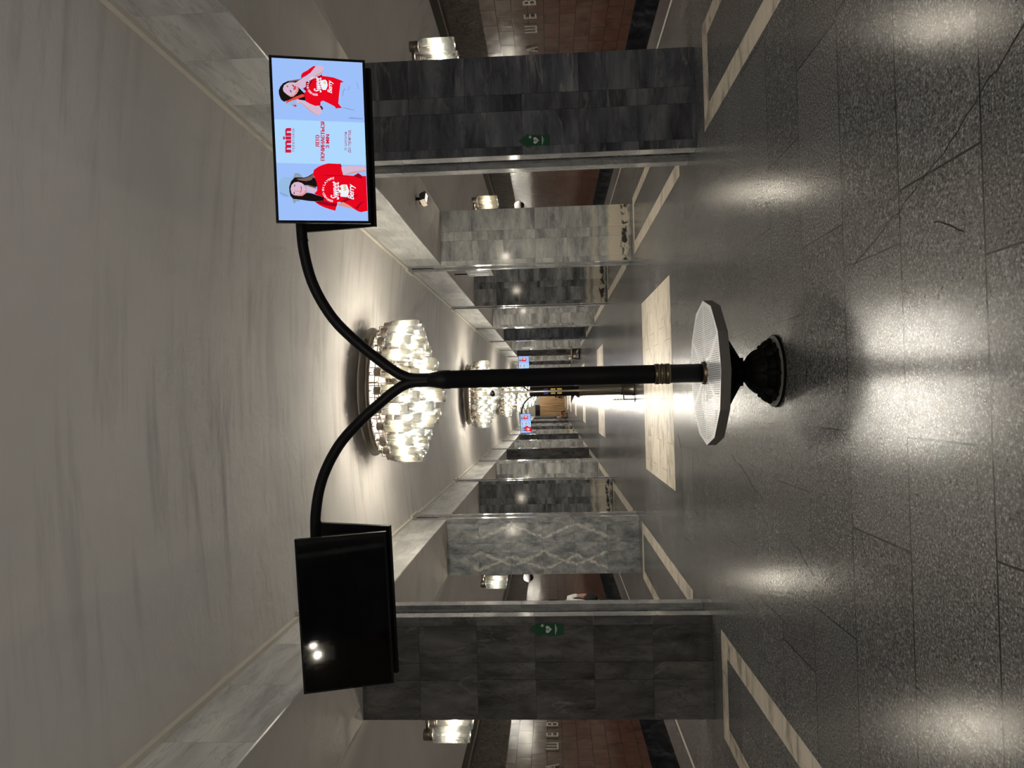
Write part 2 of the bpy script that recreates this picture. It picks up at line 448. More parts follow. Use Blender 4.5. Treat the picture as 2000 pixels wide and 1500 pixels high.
# ------------------------------------------------------------------ floor (one object: slabs, inlays, strips, platform line, cracks)
f = MB()
f.box((-XE, YB, -.12), (XE, YE, 0), 0)
def inl(x0, y0, x1, y1, m, z=.0015):
    f.quad([(x0, y0, z), (x1, y0, z), (x1, y1, z), (x0, y1, z)], m)
for k in range(0, 7):
    yc = 10.7 + 12.0024*k
    inl(-1.34, yc-1.43, 1.34, yc+1.43, 1)
for s in (1, -1):
    for i in range(-2, 12):
        a = Y0[s] + P*i + L + .42; b = Y0[s] + P*(i+1) - .40
        x0, x1 = 2.31, 3.30
        bx, by = .195, .22
        for (p, q, r, t_) in ((x0, a, x0+bx, b), (x1-.17, a, x1, b), (x0+bx, a, x1-.17, a+by), (x0+bx, b-by, x1-.17, b)):
            if s > 0: inl(p, q, r, t_, 2)
            else: inl(-r, q, -p, t_, 2)
    inl(*((4.37, YB, 4.43, YE) if s > 0 else (-4.39, YB, -4.33, YE)), 4)
def crack(pts, w=.004):
    for (xa, ya), (xb, yb) in zip(pts, pts[1:]):
        d = Vector((xb-xa, yb-ya, 0)).normalized(); n = Vector((-d.y, d.x, 0))*w
        a = Vector((xa, ya, .0012)); b = Vector((xb, yb, .0012))
        f.quad([a-n, b-n, b+n, a+n], 3)
CR = random.Random(3)
def jag(a, b, n, amp, w=.003):
    pts = []
    for i in range(n+1):
        t = i/n
        pts.append((a[0]+(b[0]-a[0])*t + CR.uniform(-amp, amp)*(0 < i < n), a[1]+(b[1]-a[1])*t + CR.uniform(-amp, amp)*(0 < i < n)))
    crack(pts, w)
jag((.99, 2.36), (.74, 2.86), 12, .012); jag((.74, 2.86), (.45, 3.75), 14, .010, .0015)
jag((.50, 2.95), (.42, 2.75), 5, .012)
jag((-.66, 6.35), (-.92, 5.45), 10, .02, .004); jag((-1.05, 4.9), (-1.22, 4.45), 6, .02, .003)
jag((-.40, 7.6), (-.52, 7.1), 6, .03); jag((-.62, 9.0), (-.78, 8.8), 4, .03, .006)
jag((.28, 14.5), (.5, 13.9), 6, .04); jag((-.5, 16), (-.8, 15.4), 6, .04); jag((-.35, 19), (-.6, 18.2), 6, .05)
floor = f.build('floor', [M['granite'], M['inlay'], M['inlay_strip'], M['crack'], M['white_line']])
tag(floor, kind='structure')

# ------------------------------------------------------------------ hall ceiling: a very shallow plaster vault
c = MB()
prof = []
for k in range(25):
    x = -W-.05 + (2*W+.1)*k/24
    prof.append((x, HC + .035 + .14*(1-(x/(W+.05))**2)))
vs = []; fs = []
ys = [YB + (YE-YB)*j/24 for j in range(25)]
for y in ys:
    for x, z in prof: vs.append((x, y, z))
for y in ys:
    for x, z in prof: vs.append((x, y, z+.15))
n = len(prof); m = len(ys)
for j in range(m-1):
    for k in range(n-1):
        a = j*n+k
        fs.append((a, a+n, a+n+1, a+1))
        b = m*n + a
        fs.append((b, b+1, b+n+1, b+n))
c.faces(vs, fs, 0, 0, True)
ceil = c.build('ceiling', M['plaster'], recalc=False); tag(ceil, kind='structure')

# passage ceilings and platform vaults
pc = MB()
for s in (1, -1):
    xa, xb = W+.03, OUT
    pc.box((min(s*xa, s*xb), YB, HP), (max(s*xa, s*xb), YE, HP+.2), 0)
pas = pc.build('ceiling_passage', M['plaster2']); tag(pas, kind='structure')
pv = MB()
for s in (1, -1):
    top = 3.62 if s > 0 else 3.46
    K = 20; pr = []
    for k in range(K+1):
        t = k/K
        x = OUT-.01 + (XW+.02-OUT)*t
        z = (HP+.01)*(1-t) + top*t + .75*math.sin(PI*t)
        pr.append((s*x, z))
    ysv = [YB, YE]
    vs = [(x, y, z) for y in ysv for x, z in pr] + [(x, y, z+.12) for y in ysv for x, z in pr]
    fs = [(k, K+1+k, K+2+k, k+1) for k in range(K)] + [(2*(K+1)+k, 2*(K+1)+k+1, 3*(K+1)+k+1, 3*(K+1)+k) for k in range(K)]
    pv.faces(vs, fs, 0, 0, True)
pvo = pv.build('ceiling_platform', M['plaster2'], recalc=False); tag(pvo, kind='structure')

# frieze slabs above the passages + cornice trims
for s, nm in ((1, 'right'), (-1, 'left')):
    fr = MB(); tr = MB()
    R = random.Random(5+s)
    for i in range(-3, 13):
        a = Y0[s] + P*i + L; b = Y0[s] + P*(i+1)
        a = max(a, YB); b = min(b, YE)
        if b <= a: continue
        y = a
        while y < b-.05:
            w = R.choice((.62, .8, .95, 1.05))
            y2 = min(b, y+w)
            if b-y2 < .35: y2 = b
            e = .0012
            fr.box((min(s*(W+.012), s*(W+.029)), y+e, HP), (max(s*(W+.012), s*(W+.029)), y2-e, HC), 0, R.random()*3)
            y = y2
        tr.box((min(s*(W-.03), s*(W+.1)), a, HC), (max(s*(W-.03), s*(W+.1)), b, HC+.05), 0)
        tr.box((min(s*(W-.065), s*(W+.1)), b-.01, HC), (max(s*(W-.065), s*(W+.1)), b+L+.01, HC+.05), 0)
    fr.box((min(s*(W+.031), s*(W+.14)), YB, HP+.2), (max(s*(W+.031), s*(W+.14)), YE, HC+.04), 1)
    fo = fr.build('wall_frieze_'+nm, [M['frieze'], M['crack']]); tag(fo, kind='structure')
    to = tr.build('trim_1' if s > 0 else 'trim_2', M['trim']); tag(to, kind='structure')

# ------------------------------------------------------------------ pillars (pylons): every slab a real slab, jambs and a recess to the hall
side_word = {1: 'right', -1: 'left'}
def pillar(s, i, mi):
    y0 = Y0[s] + P*i
    R = random.Random(100*i + (7 if s > 0 else 3))
    body = MB()
    rows = [0.0] + [.575*k for k in range(1, 7)]
    rows[-1] = HP
    cols = [(W+.09, W+.45), (W+.45, W+.62), (W+.62, OUT)]
    e = .0013
    body.box((min(s*(W+.082), s*(OUT-.012)), y0+.012, .0), (max(s*(W+.082), s*(OUT-.012)), y0+L-.012, HC), 1)
    for k in range(6):
        for (xa, xb) in cols:
            z0, z1 = rows[k]+e, rows[k+1]-e
            for (ya, yb) in ((y0, y0+.02), (y0+L-.02, y0+L)):
                body.box((min(s*(xa+e), s*(xb-e)), ya, z0), (max(s*(xa+e), s*(xb-e)), yb, z1), 0, R.random()*3)
        body.box((min(s*(OUT-.02), s*OUT), y0+.021, z0), (max(s*(OUT-.02), s*OUT), y0+L-.021, z1), 0, R.random()*3)
        # back of the recess
    for k in range(7):
        z0 = rows[k]+e if k < 6 else HP+e
        z1 = rows[k+1]-e if k < 6 else HC-.002
        body.box((min(s*(W+.070), s*(W+.088)), y0+.145, z0), (max(s*(W+.070), s*(W+.088)), y0+L-.145, z1), 2, R.random()*3)
    for k in range(6):
        for (ya, yb) in ((y0-.004, y0-.0002), (y0+L+.0002, y0+L+.004)):
            body.box((min(s*(W+.003), s*(W+.089)), ya, rows[k]+e), (max(s*(W+.003), s*(W+.089)), yb, rows[k+1]-e), 0, R.random()*3)  # facing in pillar marble, added so shaded jamb fronts come out darker
    o = body.build('pillar', [PM[mi], M['crack'], PM[0] if mi in (0, 2, 5) else M['jamb']])
    for (ya, yb) in ((y0, y0+.14), (y0+L-.14, y0+L)):
        jb = MB()
        offz = R.uniform(-.12, .12)
        zs = [0.0] + [.60*k+offz for k in range(1, 7)] + [HC-.001]
        for z0, z1 in zip(zs, zs[1:]):
            jb.box((min(s*W, s*(W+.0895)), ya, z0+.001), (max(s*W, s*(W+.0895)), yb, z1-.001), 0, R.random()*3)
        # little groove fillet inside the recess
        yy = yb if ya == y0 else ya-.012
        jb.box((min(s*(W+.045), s*(W+.069)), yy, .0), (max(s*(W+.045), s*(W+.069)), yy+.012, HC-.002), 0, .5)
        jb.build('jamb', M['jamb'], o)
    tag(o, kind='structure')
    return o
assign = {1: [5, 0, 1, 2, 3, 0, 3, 5, 3, 0, 3, 5, 3, 2, 3, 5], -1: [0, 5, 4, 2, 3, 5, 3, 0, 1, 2, 3, 0, 3, 5, 3, 0]}  # dark and pale alternate like the shaded and chandelier-lit pillar fronts
for s in (1, -1):
    for i in range(-2, 13):
        pillar(s, i, assign[s][i+1] if i >= -1 else 2)

# ------------------------------------------------------------------ platform walls
for s, nm, rt, rb, rl, bt in ((1, 'right', 3.60, 3.44, 2.73, -.34), (-1, 'left', 3.45, 3.32, 2.62, -.31)):
    w = MB()
    X = lambda a, b: (min(s*a, s*b), max(s*a, s*b))
    def bx(a, b, z0, z1, m, y0=YB, y1=YE):
        p, q = X(a, b); w.box((p, y0, z0), (q, y1, z1), m, .3)
    bx(XW, XW+.2, bt, rl, 0)
    bx(XW-.015, XW+.2, rl, rb, 1)
    bx(XW-.06, XW+.2, rb, rt+.3, 2)
    bx(XW-.09, XW-.06, rb+.02, rb+.05, 4)
    bx(XW-.03, XW+.2, -1.3, bt, 3)
    o = w.build('wall_'+nm, [M['redwall'], M['relief'], M['rail'], M['black_marble'], M['steel']]); tag(o, kind='structure')
    t = MB()
    p, q = X(XE-.02, XW)
    t.box((p, YB, -1.35), (q, YE, -1.2), 0)
    o = t.build('floor_track_'+nm, M['rail']); tag(o, kind='structure')
# end walls
for y, nm in ((YB, 'rear'), (YE, 'end')):
    w = MB()
    w.box((-XW-.2, min(y, y+.2) - (.2 if nm == 'rear' else 0), -1.35), (XW+.2, max(y, y+.2) - (.2 if nm == 'rear' else 0), 4.6), 0)
    o = w.build('wall_'+nm, M['grey_paint']); tag(o, kind='structure')

# slatted wooden panel and board on the end wall
w = MB()
R = random.Random(2)
x = -W+.02
while x < W-.05:
    ww = R.uniform(.045, .10)
    w.box((x, YE-.10-R.uniform(0, .05), .05), (min(x+ww-.012, W-.02), YE-.03, 2.82), 0)
    x += ww
w.box((-W+.01, YE-.03, .02), (W-.01, YE-.002, 2.86), 0)
w.box((-W+.01, YE-.16, .0), (W-.01, YE-.002, .12), 0)
o = w.build('slat_panel', M['wood']); tag(o, 'wide brown slatted wooden panel covering the far end wall of the hall', 'panel')
w = MB(); w.box((-2.25, YE-.12, 2.88), (-1.0, YE-.003, 3.42), 0); w.box((-2.2, YE-.125, 2.93), (-1.05, YE-.12, 3.37), 1)
o = w.build('notice_board', [M['rail'], M['black_plastic']]); tag(o, 'plain black board above the slatted wooden panel on the end wall', 'board')

# ------------------------------------------------------------------ lamps
def lamp_meshes():
    cap = MB(); cap.lathe([(.028, .372), (.054, .374), (.056, .378), (.056, .462), (.052, .468), (.014, .470)], 20)
    cap.lathe([(.057, .392), (.0585, .394), (.0585, .402), (.057, .404)], 20)
    gl = MB()
    gl.lathe([(.070, .0), (.076, .004), (.079, .02), (.079, .35), (.074, .368), (.05, .372)], 24, caps=False)
    bu = MB(); bu.ball((0, 0, .19), .016, 0, 12, (1, 1, 1.6)); bu.lathe([(.013, .22), (.013, .372)], 10, mat=1)
    return cap, gl, bu
cap, gl, bu = lamp_meshes()
def tmpmesh(mb, name, mats):
    o = mb.build(name, mats); me = o.data; bpy.data.objects.remove(o); return me
ME_CAP = tmpmesh(cap, 'cap', M['cap']); ME_GL = tmpmesh(gl, 'glass_shade', M['glass']); ME_BU = tmpmesh(bu, 'bulb', [M['bulb'], M['cap']])
cap, gl, bu = lamp_meshes()
ME_GLS = tmpmesh(gl, 'sconce_glass', M['glass_s'])
ME_BUS = tmpmesh(bu, 'sconce_bulb', [M['bulb_s'], M['cap']])
def lamp(parent, loc, bulb=None, rz=0.0):
    g = bpy.data.objects.new('glass_shade', ME_GLS if bulb else ME_GL); COL.objects.link(g); g.parent = parent; g.location = loc; g.rotation_euler = (0, 0, rz)
    for nm, me in (('cap', ME_CAP), ('bulb', bulb or ME_BU)):
        k = bpy.data.objects.new(nm, me); COL.objects.link(k); k.parent = g
    return g

TIERS = [(.955, 24, 3.385, 0.0), (.69, 14, 3.29, .1), (.41, 8, 3.15, .2), (.13, 3, 3.05, .3)]
ZR = 4.06
def chandelier(yc, label):
    root = empty('chandelier', (0.0, yc, ZR)); tag(root, label, 'chandelier', 'round glass chandeliers along the hall')
    d = MB()
    d.lathe([(.80, -.10), (.88, -.125), (.905, -.12), (.905, -.105), (.895, -.10), (.895, -.05), (.905, -.045), (.905, -.03), (.915, -.025), (.915, -.01), (.93, -.005), (.93, .012), (.80, .012)], 64, caps=False)
    d.build('ring_drum', M['bronze'], root)
    d = MB(); d.lathe([(.001, .02), (.86, .02), (.86, .05), (.001, .05)], 48); d.lathe([(.09, .05), (.09, .20)], 24)
    d.build('ceiling_plate', M['canopy'], root)
    d = MB()
    for r, nn, zb, ph in TIERS:
        zt = zb + .50 - ZR
        for k in range(nn):
            a = 2*PI*k/nn + ph
            p = Vector((r*math.cos(a), r*math.sin(a), zt))
            d.tube([p, Vector((p.x, p.y, .02))] if r < .85 else [p, p + Vector((0, 0, .04)), Vector((p.x*.88, p.y*.88, zt+.05)), Vector((p.x*.88, p.y*.88, -.09))], .007, 6)
    for zz in (-.19, -.245):
        d.tube([(.86*math.cos(2*PI*k/48), .86*math.sin(2*PI*k/48), zz) for k in range(49)], .008, 6, caps=False)
    for k in range(12):
        a = 2*PI*k/12 + .13
        u = Vector((math.cos(a), math.sin(a), 0))
        d.tube([u*.86 + Vector((0, 0, -.245)), u*.86 + Vector((0, 0, -.10))], .012, 6)
        d.tube([u*.42 + Vector((0, 0, -.245)), u*.95 + Vector((0, 0, -.245))], .009, 6)
    d.build('hanger_frame', M['bronze'], root)
    for r, nn, zb, ph in TIERS:
        for k in range(nn):
            a = 2*PI*k/nn + ph
            lamp(root, (r*math.cos(a), r*math.sin(a), zb-ZR), None, random.random()*6)
    return root
CL = ['chandelier hanging behind the viewer, above the near end of the floor',
      'large round glass chandelier directly behind the near black forked stand',
      'second glass chandelier along the hall, beyond the one behind the near stand',
      'third glass chandelier along the hall, half hidden by the steel camera post',
      'fourth glass chandelier along the hall, behind the arms of the far screen stand',
      'fifth glass chandelier along the hall, just past the far screen stand',
      'sixth glass chandelier along the hall, second from the slatted wooden end panel',
      'last glass chandelier, closest to the slatted wooden end panel']
for k in range(0, 8):
    chandelier(10.7 + 12.0024*(k-1), CL[k])

# wall lamps on the platform faces of the pillars
def sconce(s, i, label):
    yc = Y0[s] + P*i + L/2
    root = empty('wall_lamp', (s*OUT, yc, 2.405)); tag(root, label, 'wall lamp', 'paired glass wall lamps on the platform side of the pillars')
    b = MB()
    b.box((0, -.24, .40), (s*.02, .24, .46)) if s > 0 else b.box((s*.02, -.24, .40), (0, .24, .46))
    for dy, dx in ((-.14, .205), (.14, .195)):
        b.tube([(s*.01, dy, .43), (s*dx, dy, .43)], .018, 10)
    b.build('bracket', M['bronze'], root)
    for dy, dx in ((-.14, .205), (.14, .195)):
        lamp(root, (s*dx, dy, 0.0), ME_BUS, random.random()*6)
for s in (1, -1):
    for i in range(-2, 7):
        sd = side_word[s]
        if i == 0: lb = 'glass wall lamp on the platform face of the nearest %s pillar' % sd
        elif i == 1: lb = 'glass wall lamp on the platform face of the second %s pillar, above a dome camera' % sd
        elif i < 0: lb = 'glass wall lamp on the %s platform, %s pillar behind the viewer' % (sd, 'first' if i == -1 else 'second')
        else: lb = 'glass wall lamp on the platform face of the %s %s pillar along the hall' % (['third', 'fourth', 'fifth', 'sixth', 'seventh'][i-2], sd)
        sconce(s, i, lb)

# ------------------------------------------------------------------ forked stand with screens and round bench
PSI = -.0817
def screen_stand(loc, rz, label):
    root = empty('screen_stand', loc, rz); tag(root, label, 'stand')
    b = MB()
    b.lathe([(.239, .0), (.241, .004), (.241, .016), (.236, .02), (.001, .02)], 56)
    b.lathe([(.2415, .0005), (.2425, .004), (.2425, .0155), (.2415, .019)], 56, caps=False, mat=1)
    b.build('floor_disc', [M['stone_disc'], M['cast_iron']], root)
    b = MB()
    b.lathe([(.165, .020), (.170, .05), (.150, .075), (.158, .09), (.160, .10), (.146, .112), (.142, .125), (.128, .150), (.105, .172), (.078, .186), (.070, .192), (.074, .197), (.074, .203), (.068, .206), (.068, .250), (.064, .256)], 48)
    b.lathe([(.206, .0205), (.208, .023), (.208, .034), (.198, .038), (.15, .040)], 8, a0=PI/8, smooth=False)  # black plate added over the disc where the base throws its shadow
    for k in range(8):
        a = PI/4*k
        Mx = Matrix.Rotation(a, 4, 'Z')
        pts = [Mx @ Vector(p) for p in ((.125, 0, .115), (.165, 0, .075), (.185, 0, .048), (.203, 0, .040))]
        b.tube(pts, [.012, .028, .030, .014], 10)
        b.ball(Mx @ Vector((.203, 0, .038)), .018, 0, 10)
        b.ball(Mx @ Vector((.160, 0, .104)), .016, 0, 10)
    for k in range(16):
        a = PI/8*k
        Mx = Matrix.Rotation(a, 4, 'Z')
        b.tube([Mx @ Vector(p) for p in ((.147, 0, .11), (.137, 0, .14), (.108, 0, .172), (.08, 0, .188))], .006, 6)
    for k in range(4):
        Mx = Matrix.Rotation(PI/2*k, 4, 'Z')
        b.tube([Mx @ Vector((.06, 0, .222)), Mx @ Vector((.094, 0, .222))], .011, 8)
    b.build('base', M['cast_iron'], root)
    b = MB()
    b.lathe([(.062, .25), (.0635, 1.2), (.0615, 2.19), (.0645, 2.192), (.0645, 2.245), (.060, 2.262), (.048, 2.335), (.040, 2.345), (.001, 2.345)], 32)
    b.build('pole', M['black_metal'], root)
    b = MB()
    for z0 in (.700, .772):
        b.lathe([(.0625, z0), (.0695, z0+.002), (.0695, z0+.030), (.0625, z0+.032)], 32)
    b.lathe([(.0665, .732), (.0665, .772)], 32)
    for k in range(8):
        a = 2*PI*k/8
        b.ball((.066*math.cos(a), .066*math.sin(a), .752), .006, 0, 8)
    b.build('collar', M['brass'], root)
    for s in (1, -1):
        pts = [(0.012, 2.30), (.012, 2.44), (.035, 2.52), (.075, 2.585), (.135, 2.664), (.268, 2.822), (.44, 2.985), (.655, 3.105), (.87, 3.162), (1.09, 3.178), (1.60, 3.178)]
        # smooth the run of points
        P2 = [Vector((s*x, 0, z)) for x, z in pts]
        out = []
        for j in range(len(P2)-1):
            p0, p1, p2, p3 = P2[max(j-1, 0)], P2[j], P2[j+1], P2[min(j+2, len(P2)-1)]
            for q in range(5):
                t = q/5
                out.append(.5*((2*p1) + (p2-p0)*t + (2*p0-5*p1+4*p2-p3)*t*t + (-p0+3*p1-3*p2+p3)*t**3))
        out.append(P2[-1])
        a_ = MB(); a_.tube(out, .0365, 20)
        a_.lathe([(.037, -.006), (.0395, 0), (.037, .006)], 20, M=Matrix.Translation((s*.98, 0, 3.172)) @ Matrix.Rotation(PI/2, 4, 'Y'), caps=False)
        # cross bars that carry the screens
        for dx in (-.22, .22):
            a_.box((s*1.58+dx-.03, -.155, 3.02), (s*1.58+dx+.03, .155, 3.06))
            a_.box((s*1.58+dx-.03, -.012, 3.02), (s*1.58+dx+.03, .012, 3.17))
        a_.build('arm', M['black_metal'], root)
    return root

SW, SH, ST = 1.0641, .6061, .036
def homog(src, dst):
    A = []
    for (x, y), (u, v) in zip(src, dst):
        A.append([x, y, 1, 0, 0, 0, -u*x, -u*y, -u]); A.append([0, 0, 0, x, y, 1, -v*x, -v*y, -v])
    _, _, vt = np.linalg.svd(np.array(A, float)); return vt[-1].reshape(3, 3)
iw, ih = SW-.032, SH-.034
HM = homog([(528, 111.5), (709.3, 120.8), (721.9, 434), (542, 430.7)], [(iw/2, ih/2), (iw/2, -ih/2), (-iw/2, -ih/2), (-iw/2, ih/2)])
def uv(x, y):
    q = HM @ np.array([x, y, 1.0]); return (q[0]/q[2], q[1]/q[2])
def cropA(X, Y): return uv(530+X/10.526, 115+Y/10.526)
def cropB(X, Y): return uv(540+X/10.526, 305+Y/10.526)
def cropC(X, Y): return uv(530+X/10.526, 230+Y/10.526)
SCR = 1.0
def ad(nm, rgb, k=1.0): return emis('picture_'+nm, srgb(*rgb), SCR*k)
A = dict(blue=ad('blue', (158, 192, 250)), light=ad('light_blue', (174, 216, 253)), red=ad('red', (232, 8, 32)), dred=ad('deep_red', (150, 8, 30)),
         skin=ad('skin', (214, 184, 208)), skin2=ad('skin_shade', (226, 150, 140)), hair=ad('hair', (26, 18, 18)), hair2=ad('hair_light', (120, 96, 92)), hat=ad('hat', (150, 188, 228)),
         hat2=ad('hat_brim', (142, 160, 172)), white=ad('white', (236, 244, 255)), wine=ad('letters', (206, 26, 66)), grey=ad('line', (120, 140, 185)), cream=ad('cream', (226, 206, 150)),
         coral=ad('coral', (232, 70, 60)), dark=ad('dark', (90, 40, 60)), plum=ad('small_letters', (158, 74, 120)), shade=ad('cool_shade', (140, 168, 226)))
def picture(parent):
    """the advert on a lit screen: flat shapes one on top of the other, in the plane of the screen"""
    zc = [0.0]
    back = MB()
    keys = list(A)
    def poly(pts, k, mp, z):
        q = [mp(*p) for p in pts]
        from mathutils.geometry import tessellate_polygon
        q = [Vector((max(-iw/2, min(iw/2, a)), max(-ih/2, min(ih/2, b)), 0)) for a, b in q]
        vs = [(v.x, -z, v.y) for v in q]
        tri = tessellate_polygon([q])
        back.faces(vs, [tuple(t) for t in tri], keys.index(k))
    rect = lambda a, b: [(a, 0), (b, 0)]
    idm = lambda a, b: (a, b)
    poly([(-iw/2, -ih/2), (iw/2, -ih/2), (iw/2, ih/2), (-iw/2, ih/2)], 'blue', idm, .0005)
    xl, xr = cropC(0, 920)[0], cropC(0, 18)[0]
    poly([(xl, -ih/2), (xr, -ih/2), (xr, ih/2), (xl, ih/2)], 'light', idm, .0008)
    z = .0011; dz = .0002
    for k, pts in [
        ('hair', [(130,640),(160,560),(220,490),(330,440),(450,420),(560,405),(610,385),(640,420),(600,520),(570,600),(650,680),(690,720),(700,850),(640,840),(560,830),(500,790),(300,850),(240,870),(180,830),(150,760),(135,720)]),
        ('hair2', [(330,440),(450,420),(560,405),(600,390),(560,430),(450,450),(350,470)]),
        ('skin', [(215,600),(240,530),(320,480),(430,470),(500,480),(540,540),(540,640),(510,700),(440,760),(380,770),(300,720),(230,660)]),
        ('skin2', [(540,540),(545,640),(510,700),(440,765),(380,772),(300,722),(380,745),(450,725),(495,650),(515,560)]),
        ('red', [(700,650),(640,600),(700,560),(700,460),(780,430),(860,380),(1020,320),(1020,290),(1045,340),(1150,350),(1280,370),(1440,430),(1500,462),(1430,480),(1400,700),(1380,910),(1460,1000),(1330,1010),(1310,970),(1150,890),(1060,850),(1010,870),(1005,945),(900,965),(780,910),(690,860),(680,780),(665,690)]),
        ('dred', [(640,600),(700,560),(700,460),(780,430),(870,390),(820,470),(750,580),(690,650)]),
        ('dred', [(860,380),(1020,320),(1020,290),(1045,340),(950,370)]),
        ('red', [(600,320),(640,270),(730,225),(790,180),(860,135),(905,140),(800,270),(700,340),(640,370),(600,395)]),
        ('skin', [(540,560),(560,600),(640,590),(690,560),(700,470),(760,430),(860,370),(980,310),(1060,260),(1080,200),(1060,150),(1000,130),(920,140),(880,170),(800,290),(700,370),(600,400),(480,480),(520,500)]),
        ('skin2', [(760,430),(860,370),(980,310),(1060,260),(1080,200),(1040,250),(960,295),(850,350),(750,410)]),
        ('coral', [(275,890),(310,850),(480,770),(620,715),(665,725),(665,770),(560,800),(490,830),(330,880),(290,910)]),
        ('hat', [(310,900),(400,850),(470,835),(500,870),(490,940),(430,950),(350,940)]),
        ('coral', [(400,945),(490,930),(510,960),(480,985),(440,960)]),
        ('skin', [(500,850),(560,830),(640,850),(720,890),(900,960),(980,950),(1030,1020),(1030,1100),(980,1150),(900,1130),(820,1070),(720,980),(600,890),(530,905)]),
        ('skin2', [(530,905),(600,890),(720,980),(820,1070),(900,1130),(980,1150),(900,1145),(810,1085),(700,985),(600,905)]),
        ('dark', [(980,950),(1030,960),(1060,1000),(1050,1045),(1030,1040)]),
        ('white', [(1010,430),(1110,420),(1140,450),(1160,540),(1120,630),(1050,630),(1020,560)]),
        ('cream', [(1060,460),(1110,450),(1130,500),(1080,510)]),
        ('dark', [(295,560),(305,535),(328,560),(318,575)]), ('dark', [(360,640),(375,628),(405,680),(392,690)]), ('dark', [(400,520),(440,530),(460,570),(445,575)]),
        ('coral', [(430,600),(480,540),(500,560),(490,620),(450,640)]),
        ('grey', [(1470,760),(1480,650),(1530,600),(1535,610),(1490,660),(1480,765)]), ('grey', [(1590,640),(1615,540),(1622,545),(1600,645)]), ('grey', [(1480,990),(1600,1020),(1720,1045),(1720,1055),(1600,1032),(1480,1002)]),
        ('grey', [(1770,460),(1800,600),(1812,620),(1800,560),(1778,460)]), ('shade', [(1580,1230),(1900,1245),(1900,1215),(1640,1190)]),
    ]:
        poly(pts, k, cropA, z); z += dz
    for k, pts in [
        ('hat', [(25,560),(60,470),(130,430),(290,430),(330,420),(300,520),(250,600),(235,700),(250,780),(270,850),(240,850),(130,830),(60,780),(30,700)]),
        ('shade', [(35,740),(100,760),(200,800),(240,850),(130,830),(60,790)]),
        ('hat2', [(330,430),(360,350),(420,350),(480,380),(520,430),(510,450),(420,445),(340,470),(300,520)]),
        ('hat2', [(300,870),(340,900),(470,910),(450,945),(400,930),(350,985),(330,960)]),
        ('hair', [(240,640),(280,520),(360,440),(450,440),(560,445),(640,420),(740,360),(760,440),(800,480),(830,540),(830,640),(790,640),(700,620),(620,600),(600,760),(700,770),(820,810),(980,860),(960,930),(800,945),(640,930),(480,905),(330,890),(270,830),(245,740)]),
        ('hair2', [(390,470),(560,460),(680,420),(745,365),(755,440),(700,500),(600,520),(450,500)]),
        ('red', [(740,380),(760,290),(850,225),(960,180),(1060,155),(1300,165),(1345,230),(1380,400),(1600,415),(1700,360),(1780,420),(1870,420),(1890,900),(1900,1150),(1760,1175),(1700,1160),(1600,1100),(1540,1050),(1400,970),(1350,950),(1260,960),(1215,1140),(1100,1110),(960,1060),(860,1010),(780,950),(960,930),(980,860),(800,800),(770,780),(830,720),(830,640),(820,540),(770,440)]),
        ('dred', [(780,950),(960,935),(1100,980),(1260,990),(1240,1050),(1100,1040),(900,1000)]), ('dred', [(1600,415),(1700,360),(1780,420),(1790,480),(1680,455)]),
        ('dred', [(1310,960),(1450,880),(1560,860),(1700,800),(1600,880),(1480,930),(1400,975)]), ('dred', [(1640,1090),(1740,980),(1850,930),(1760,1000),(1680,1110)]),
        ('dred', [(880,395),(1150,400),(1400,408),(1600,420),(1400,420),(1100,412)]), ('dark', [(1300,165),(1325,165),(1350,225),(1340,240)]),
        ('skin', [(270,680),(290,600),(350,545),(430,535),(510,560),(580,620),(615,700),(600,770),(520,825),(440,825),(340,810),(290,770)]),
        ('skin2', [(615,700),(600,770),(520,827),(440,827),(340,812),(440,800),(540,770),(590,700)]),
        ('skin', [(580,600),(700,640),(820,690),(830,720),(760,780),(680,770),(620,700)]),
        ('hair2', [(580,600),(700,625),(790,640),(825,680),(760,665),(660,635)]),
        ('skin', [(1340,230),(1500,215),(1850,220),(1870,320),(1700,340),(1500,385),(1390,400),(1350,300)]),
        ('skin2', [(1870,320),(1700,342),(1500,387),(1390,402),(1450,370),(1600,330),(1850,300)]),
        ('skin2', [(1265,1000),(1380,960),(1540,1050),(1600,1105),(1450,1075),(1270,1030)]),
        ('white', [(1290,640),(1350,600),(1460,600),(1510,740),(1470,860),(1330,850),(1280,740)]), ('cream', [(1380,620),(1430,610),(1450,720),(1400,730)]), ('coral', [(1280,660),(1320,640),(1340,700),(1300,720)]), ('coral', [(1290,770),(1320,760),(1330,810),(1305,815)]),
        ('dark', [(345,600),(362,585),(368,632),(350,635)]), ('dark', [(332,760),(348,745),(360,785),(345,792)]), ('coral', [(480,620),(505,640),(505,720),(480,770),(470,760),(490,700)]), ('skin2', [(330,722),(340,712),(455,728),(462,742),(440,748),(350,730)]),
    ]:
        poly(pts, k, cropB, z); z += dz
    o = back.build('advert_picture', [A[k] for k in keys], parent, recalc=False)
    o.location = (0, -ST-.0005, 0)
